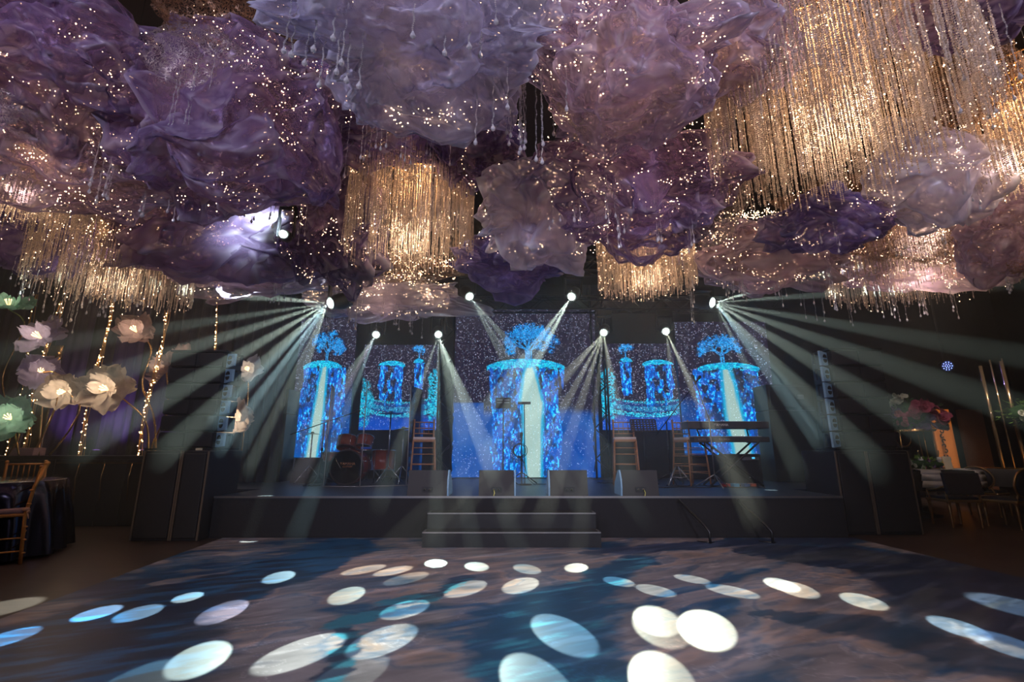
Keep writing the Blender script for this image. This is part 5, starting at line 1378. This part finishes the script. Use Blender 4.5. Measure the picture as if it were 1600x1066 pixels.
cloud(598, 460, 8.75, 118, 36, .4, 'pale', 18, 'long pale cloud under the middle chandelier, just above the moving heads', 260, .0075, warm=5)
cloud(620, 420, 7.9, 110, 28, .4, None, 19, 'nest of brown wire netting and lights right under the middle chandelier', 260, .0075, warm=3, net=NET)
cloud(655, 60, 2.9, 225, 115, .7, 'pale', 20, 'palest lilac cloud at the top middle, nearest the camera', 150, .0055, warm=2.5, res=6)
cloud(985, 105, 3.1, 150, 100, .65, 'mauve', 21, 'pale mauve cloud right of the palest one, angular folds', 210, .0055, warm=7, res=6, net=NETP)
cloud(610, 180, 4.4, 150, 62, .6, 'deep', 22, 'dark violet cloud above the middle chandelier', 40, warm=1)
cloud(735, 225, 4.8, 90, 65, .6, 'deep', 23, 'dark violet cloud between the middle chandelier and the bluish cloud', 60, warm=1)
cloud(985, 290, 4.6, 160, 105, .8, 'violet', 24, 'big deep violet cloud right of centre above the small chandelier', 420, warm=6, res=6)
cloud(845, 330, 4.9, 105, 78, .6, 'pale', 25, 'greyish pale cloud right of the middle chandelier', 240, warm=6, net=NETP)
cloud(805, 408, 5.9, 85, 40, .6, 'blue', 26, 'small blue violet cloud hanging lowest in the middle', 50, warm=2)
cloud(1105, 310, 5.0, 60, 90, .5, None, 27, 'tangle of pale wire netting left of the largest chandelier', 50, warm=1, net=NETP)
cloud(1455, 275, 4.8, 98, 85, .6, 'pale', 28, 'pale bluish cloud under the right side of the largest chandelier', 260, warm=5, net=NETP)
cloud(1298, 345, 5.3, 85, 48, .6, 'blue', 29, 'deep blue violet cloud below the largest chandelier', 110, warm=2)
cloud(1185, 392, 6.7, 125, 55, .7, 'mauve', 30, 'brownish netted cloud full of lights right of the small chandelier', 420, .0065, warm=7, net=NET)
cloud(1430, 400, 6.9, 175, 52, .7, 'mauve', 31, 'wide mauve cloud over the lower right chandelier', 360, .0065, warm=6)
cloud(1580, 350, 5.2, 85, 80, .6, 'mauve', 32, 'mauve cloud at the right picture edge', 160, warm=5, net=NET)
cloud(1530, 5, 3.0, 105, 45, .5, 'violet', 33, 'violet cloud in the top right corner', 0, warm=0)
cloud(1400, 330, 5.9, 190, 80, .7, None, 34, 'brown wire netting with dense lights behind the pale bluish cloud', 500, .0055, warm=5, net=NET)
cloud(930, 20, 3.6, 90, 60, .5, None, 35, 'brown netting with lights between the two palest clouds', 130, .005, warm=5, net=NET)
cloud(1150, 60, 3.4, 85, 80, .5, 'mauve', 36, 'mauve netted cloud wrapped round the left top of the largest chandelier', 150, warm=5, net=NETP)
cloud(330, 15, 3.4, 110, 60, .5, None, 37, 'dark brown netting at the top left between two violet clouds', 10, warm=1, net=NET)
cloud(1500, 130, 4.2, 90, 90, .5, None, 38, 'loose brown netting right of the largest chandelier', 30, warm=2, net=NET)
cloud(470, 130, 4.3, 80, 130, .5, None, 39, 'dark netting between the largest violet cloud and the palest cloud', 20, warm=1, net=NET)
# hot lamp shining out of the left cloud
hp = at(443, 366, 5.0)
moving_head(hp, hp + Vector((.25, -1, -.25)), hp.z + .45, 'small moving head light glaring out of the violet cloud on the left', .6)
spot('cloud_beam', hp + Vector((.01, -.06, -.02)), at(360, 330, 5.6), 40, 230, (.75, .93, 1), 1, .03)

# ------------------------------------------------------------------ bead chandeliers
def crystal_mat(name, c, tr=.25, rough=.16, metal=.55):
    m = bpy.data.materials.new(name); m.use_nodes = True; nt = m.node_tree; b = nt.nodes['Principled BSDF']; N = nt.nodes.new
    b.inputs['Base Color'].default_value = (*c, 1); b.inputs['Metallic'].default_value = metal; b.inputs['Roughness'].default_value = rough
    o = nt.nodes['Material Output']; mx = N('ShaderNodeMixShader'); t = N('ShaderNodeBsdfTransparent'); mx.inputs[0].default_value = 1 - tr
    nt.links.new(t.outputs[0], mx.inputs[1]); nt.links.new(b.outputs[0], mx.inputs[2]); nt.links.new(mx.outputs[0], o.inputs[0]); return m
BEADM = crystal_mat('champagne_bead', (.90, .74, .62), .12, .3, .12); DROPM = crystal_mat('clear_bead', (.95, .93, .97), .08, .2, .25)
def curtain_mesh(name, rings, H, seed, sp=.021, rb=.0085, rag=.16):
    r = np.random.default_rng(seed); P = []
    for Rr, cnt, hf in rings:
        for i in range(cnt):
            a = 2 * math.pi * i / cnt + r.uniform(-.3, .3) / cnt * 4; q = Rr * r.uniform(.95, 1.04); h = H * hf * (1 - rag * r.random() ** .8); n = int(h / sp); x, y = q * math.cos(a), q * math.sin(a)
            z = -np.arange(n) * sp - .01; sway = .004 * np.sin(z * 9 + i)
            P.append(np.stack([x + sway, y + sway, z], -1))
    P = np.concatenate(P); rad = r.choice([.75, 1, 1.25], len(P)) * rb
    V, Fq = octs(P, rad, 1.25)
    a = r.uniform(0, 3.1, len(P)).repeat(6)  # turn each bead so that facets differ
    C_ = P.repeat(6, 0); D = V - C_; V = C_ + np.stack([D[:, 0] * np.cos(a) - D[:, 1] * np.sin(a), D[:, 0] * np.sin(a) + D[:, 1] * np.cos(a), D[:, 2]], -1)
    return V, Fq
def chandelier(px, ptop, pbot, Y, hw, label, seed, warm=30, dens=1.0, tiers=2, low=1.0):
    a, b = at(px, ptop, Y), at(px, pbot, Y); H = a.z - b.z; c = at(px, (ptop + pbot) / 2, Y)
    k = F_PX / (Y * math.cos(PITCH) + (c.z - CAM_H) * math.sin(PITCH)); Rr = hw / k
    X = a.x if True else c.x
    t = thing('bead_chandelier', label, 'chandelier', (c.x, Y, a.z))
    n = int(2 * math.pi * Rr / .026 * dens)
    V, Fq = curtain_mesh('c', [(Rr, n, 1), (Rr * .93, int(n * .5), .93)], H, seed); npmesh('outer_bead_curtain', V, Fq, BEADM, False, t)['kind'] = 'stuff'
    V, Fq = curtain_mesh('c', [(Rr * .62, int(n * .55), 1.0 * low), (Rr * .3, int(n * .25), 1.02 * low)], H, seed + 1); npmesh('inner_bead_curtain', V, Fq, BEADM, False, t)['kind'] = 'stuff'
    m = MB()
    for q in (1, .62, .3): m.torus((0, 0, 0), Rr * q, .012, 40, 6)
    for i in range(8): w = math.pi * i / 4; m.tube([(0, 0, 0), (Rr * math.cos(w), Rr * math.sin(w), 0)], .01, 5)
    m.build('frame', GOLD, t)
    m = MB(); 
    for i in range(3): w = 2.1 * i; m.tube([(Rr * .7 * math.cos(w), Rr * .7 * math.sin(w), 0), (Rr * .7 * math.cos(w), Rr * .7 * math.sin(w), 6.5 - a.z)], .006, 5)
    m.build('hanging_wires', DARKMETAL, t)
    r = np.random.default_rng(seed + 2); nb = int(n * 3.2)
    th = r.uniform(0, 6.283, nb); rr = Rr * r.choice([1.0, .96, .6, .3], nb, p=[.5, .2, .2, .1]); z = -H * r.random(nb) ** 1.7
    V, Fq = octs(np.stack([rr * np.cos(th), rr * np.sin(th), z], -1), .0045 * r.choice([.6, 1, 1.4], nb, p=[.4, .4, .2])); npmesh('fairy_lights', V, Fq, BULB, False, t)['kind'] = 'stuff'
    point('chandelier_lamp', (c.x, Y, a.z - H * .22), warm * .8, (1, .56, .25), .2)
    point('chandelier_lamp', (c.x, Y, a.z - H * .75), warm * .45, (1, .74, .52), .08)
    point('chandelier_lamp', (c.x, Y - Rr - .35, a.z + .1), warm * .25, (1, .7, .48), .1)
    return t
chandelier(643, 240, 408, 5.3, 94, 'golden bead chandelier in the middle above the long pale cloud', 1, 34)
chandelier(1290, -30, 255, 3.6, 172, 'largest golden bead chandelier, at the upper right', 2, 48, 1.25)
chandelier(187, 322, 468, 6.3, 100, 'silvery bead chandelier on the left above the widest paper flower', 3, 30)
chandelier(45, 185, 340, 4.4, 88, 'bead chandelier cut by the left picture edge', 4, 30)
chandelier(1008, 366, 455, 6.7, 72, 'smallest bead chandelier, right of centre above the yellowish beams', 5, 26)
chandelier(1435, 345, 455, 6.8, 122, 'wide bead chandelier at the lower right above the line array', 6, 34)
chandelier(1610, 120, 290, 4.2, 70, 'bead chandelier cut by the right picture edge', 7, 34)

# ------------------------------------------------------------------ crystal strands hanging from the clouds
def strand_mesh(L, seed, rb=.0055, sp=.013):
    r = np.random.default_rng(seed); n = int(L / sp); P = np.stack([.003 * np.sin(np.arange(n) * .5 + seed), .003 * np.cos(np.arange(n) * .7), -np.arange(n) * sp], -1)
    V, Fq = octs(P, rb * r.choice([.6, .85, 1.1], n), 1.2)
    m = bpy.data.meshes.new('crystal_strand')
    tv = [(.002, 0)] ; prof = [(.0015, 0), (.006, -.014), (.012, -.032), (.011, -.045), (.002, -.056)]
    vs = []; k = 8
    for rr, h in prof:
        for j in range(k): w = 2 * math.pi * j / k; vs.append((rr * math.cos(w), rr * math.sin(w), P[-1][2] + h))
    fs = [(i * k + j, i * k + (j + 1) % k, (i + 1) * k + (j + 1) % k, (i + 1) * k + j) for i in range(len(prof) - 1) for j in range(k)]
    o = len(V); allv = [tuple(v) for v in V] + vs; allf = [tuple(f) for f in Fq] + [tuple(i + o for i in f) for f in fs]
    m.from_pydata(allv, [], allf); m.materials.append(DROPM); m.update(); return m
SM = {}
def strands(pts, Y, L, label, group, seed=0, scale=1.0):
    """pts: photo positions of the lower ends"""
    r = random.Random(seed); pts = sorted(pts); ORD = ['leftmost', 'second', 'third', 'fourth', 'fifth', 'sixth', 'seventh', 'eighth', 'ninth', 'tenth', 'eleventh', 'twelfth']; made = []
    for i, (px, py) in enumerate(pts):
        want = L * r.uniform(.75, 1.25); best = None
        for q in range(60):
            y = Y + (q - 30) * .035 + r.uniform(-.02, .02); b = at(px, py, y)
            for _t, c, Rx, Ry, Rz in CLOUDS:
                e = 1 - ((b.x - c.x) / (Rx * .9)) ** 2 - ((y - c.y) / (Ry * .9)) ** 2
                if e <= 0: continue
                top = c.z - Rz * .72 * math.sqrt(e); ln = top - b.z
                if ln > .12:
                    sc_ = abs(ln - want) + abs(y - Y) * .3
                    if best is None or sc_ < best[0]: best = (sc_, y, b, ln)
        if best and best[3] < 1.5: _, y, b, want = best
        else: continue
        l = max(.2, math.ceil((want + .2) * 5) / 5)
        key = (l, r.randrange(2))
        if key not in SM: SM[key] = strand_mesh(l, len(SM))
        o = bpy.data.objects.new('crystal_strand', SM[key]); COL.objects.link(o); o.scale = (scale, scale, 1)
        o.location = (b.x, y, b.z + l + .05); o.rotation_euler = (r.uniform(-.02, .02), r.uniform(-.02, .02), r.uniform(0, 6)); tag(o, label, 'crystal strand', group); made.append(o)
    if len(made) <= 12:
        for i, o in enumerate(made): o['label'] = (label.replace(' hanging', '', 1) if len(label.split()) > 10 else label) + ', ' + ORD[i] + (' from the left' if i else '')
def spread(x0, x1, y0, y1, n, seed):
    r = random.Random(seed); out = []; cl = [(r.uniform(x0, x1), r.uniform(0, 1)) for _ in range(max(2, n // 3))]
    for i in range(n):
        cx_, u = cl[i % len(cl)]; x = cx_ + r.uniform(-9, 9); f = (x - x0) / (x1 - x0 + 1e-6); out.append((x, y0 + (y1 - y0) * f + r.uniform(-16, 16)))
    return out
strands([(428, 30), (438, 46), (447, 88), (455, 92), (478, 105), (487, 88), (515, 68), (501, 140), (524, 118), (535, 108), (541, 136), (561, 140)], 3.0, .45, 'thick crystal bead strand hanging at the left end of the palest cloud', 'crystal strands at the left end of the palest cloud', 1, 1.5)
strands([(643, 60), (692, 88), (731, 78), (752, 90), (772, 42), (745, 230), (769, 208), (792, 172)], 2.9, .4, 'crystal bead strand hanging in front of the palest cloud', 'crystal strands across the palest cloud', 2, 1.4)
strands([(520, 262), (530, 268), (541, 280), (563, 250), (571, 255), (577, 248), (588, 235), (593, 240), (603, 232), (625, 250), (632, 258), (640, 262), (668, 245), (672, 250), (681, 218), (702, 262), (699, 215)], 4.2, .75, 'long thin bead strand hanging between the palest cloud and the middle chandelier', 'long strands above the middle chandelier', 3, 1.0)
strands(spread(795, 850, 225, 245, 14, 4) + [(867, 215), (888, 176)], 3.6, .45, 'crystal strand in the cluster between the palest and the angular mauve cloud', 'crystal strands left of the angular mauve cloud', 4, 1.2)
strands(spread(765, 985, 330, 380, 22, 5), 4.6, .45, 'crystal strand hanging before the greyish pale and big violet clouds', 'crystal strands before the greyish pale cloud', 5)
strands(spread(955, 1110, 345, 400, 9, 6), 4.5, .4, 'crystal strand hanging before the big deep violet cloud', 'crystal strands on the big violet cloud', 6)
strands(spread(205, 370, 190, 262, 17, 7), 3.6, .38, 'crystal strand hanging before the largest violet cloud', 'crystal strands on the largest violet cloud', 7, 1.1)
strands(spread(135, 270, 300, 345, 15, 8), 4.2, .4, 'crystal strand hanging from the mauve cloud over the silvery chandelier', 'crystal strands over the silvery chandelier', 8, 1.1)
strands(spread(380, 480, 330, 385, 12, 9), 4.8, .35, 'crystal strand hanging by the glaring lamp in the violet cloud', 'crystal strands by the glaring lamp', 9)
strands(spread(370, 470, 452, 470, 13, 10), 6.8, .5, 'crystal strand hanging from the greyish mauve cloud on the left', 'crystal strands on the greyish mauve cloud', 10)
strands(spread(470, 560, 500, 510, 12, 11) + spread(560, 690, 506, 520, 16, 12), 8.6, .5, 'crystal strand hanging from the long pale cloud before the stage', 'crystal strands under the long pale cloud', 11, 1.7)
strands(spread(5, 130, 440, 520, 24, 13), 6.2, .7, 'bead strand hanging from the bluish cloud at the left edge', 'bead strands under the bluish cloud', 13)
strands(spread(120, 260, 490, 480, 20, 14), 6.4, .6, 'bead strand hanging lower than the silvery chandelier', 'bead strands beneath the silvery chandelier', 14)
strands(spread(1010, 1080, 470, 490, 8, 15), 6.4, .45, 'bead strand hanging by the right side of the smallest chandelier', 'bead strands by the smallest chandelier', 15)
strands(spread(1085, 1260, 455, 470, 24, 16), 6.4, .55, 'bead strand hanging from the brownish netted cloud', 'bead strands under the netted cloud', 16)
strands(spread(1180, 1340, 470, 500, 12, 17), 6.0, .6, 'bead strand hanging between the netted cloud and the wide chandelier', 'bead strands left of the wide chandelier', 17)
strands(spread(1340, 1560, 490, 490, 18, 18), 6.3, .6, 'bead strand hanging below the wide lower right chandelier', 'bead strands below the wide chandelier', 18)
strands(spread(1560, 1600, 440, 470, 9, 19), 5.6, .6, 'bead strand hanging from the mauve cloud at the right edge', 'bead strands at the right edge', 19)
strands([(1495, 180), (1508, 128), (1545, 190), (1553, 205), (1562, 180), (1575, 210), (1585, 160), (1597, 130)], 3.6, .8, 'long silver bead strand hanging below the top right violet cloud', 'silver strands below the top right cloud', 20, 1.2)
strands(spread(1500, 1545, 310, 335, 7, 21), 4.6, .4, 'crystal strand hanging before the pale bluish cloud', 'crystal strands on the pale bluish cloud', 21)
strands(spread(1270, 1480, 380, 392, 12, 22), 5.2, .35, 'short crystal strand hanging under the deep blue violet cloud', 'short strands under the blue violet cloud', 22)
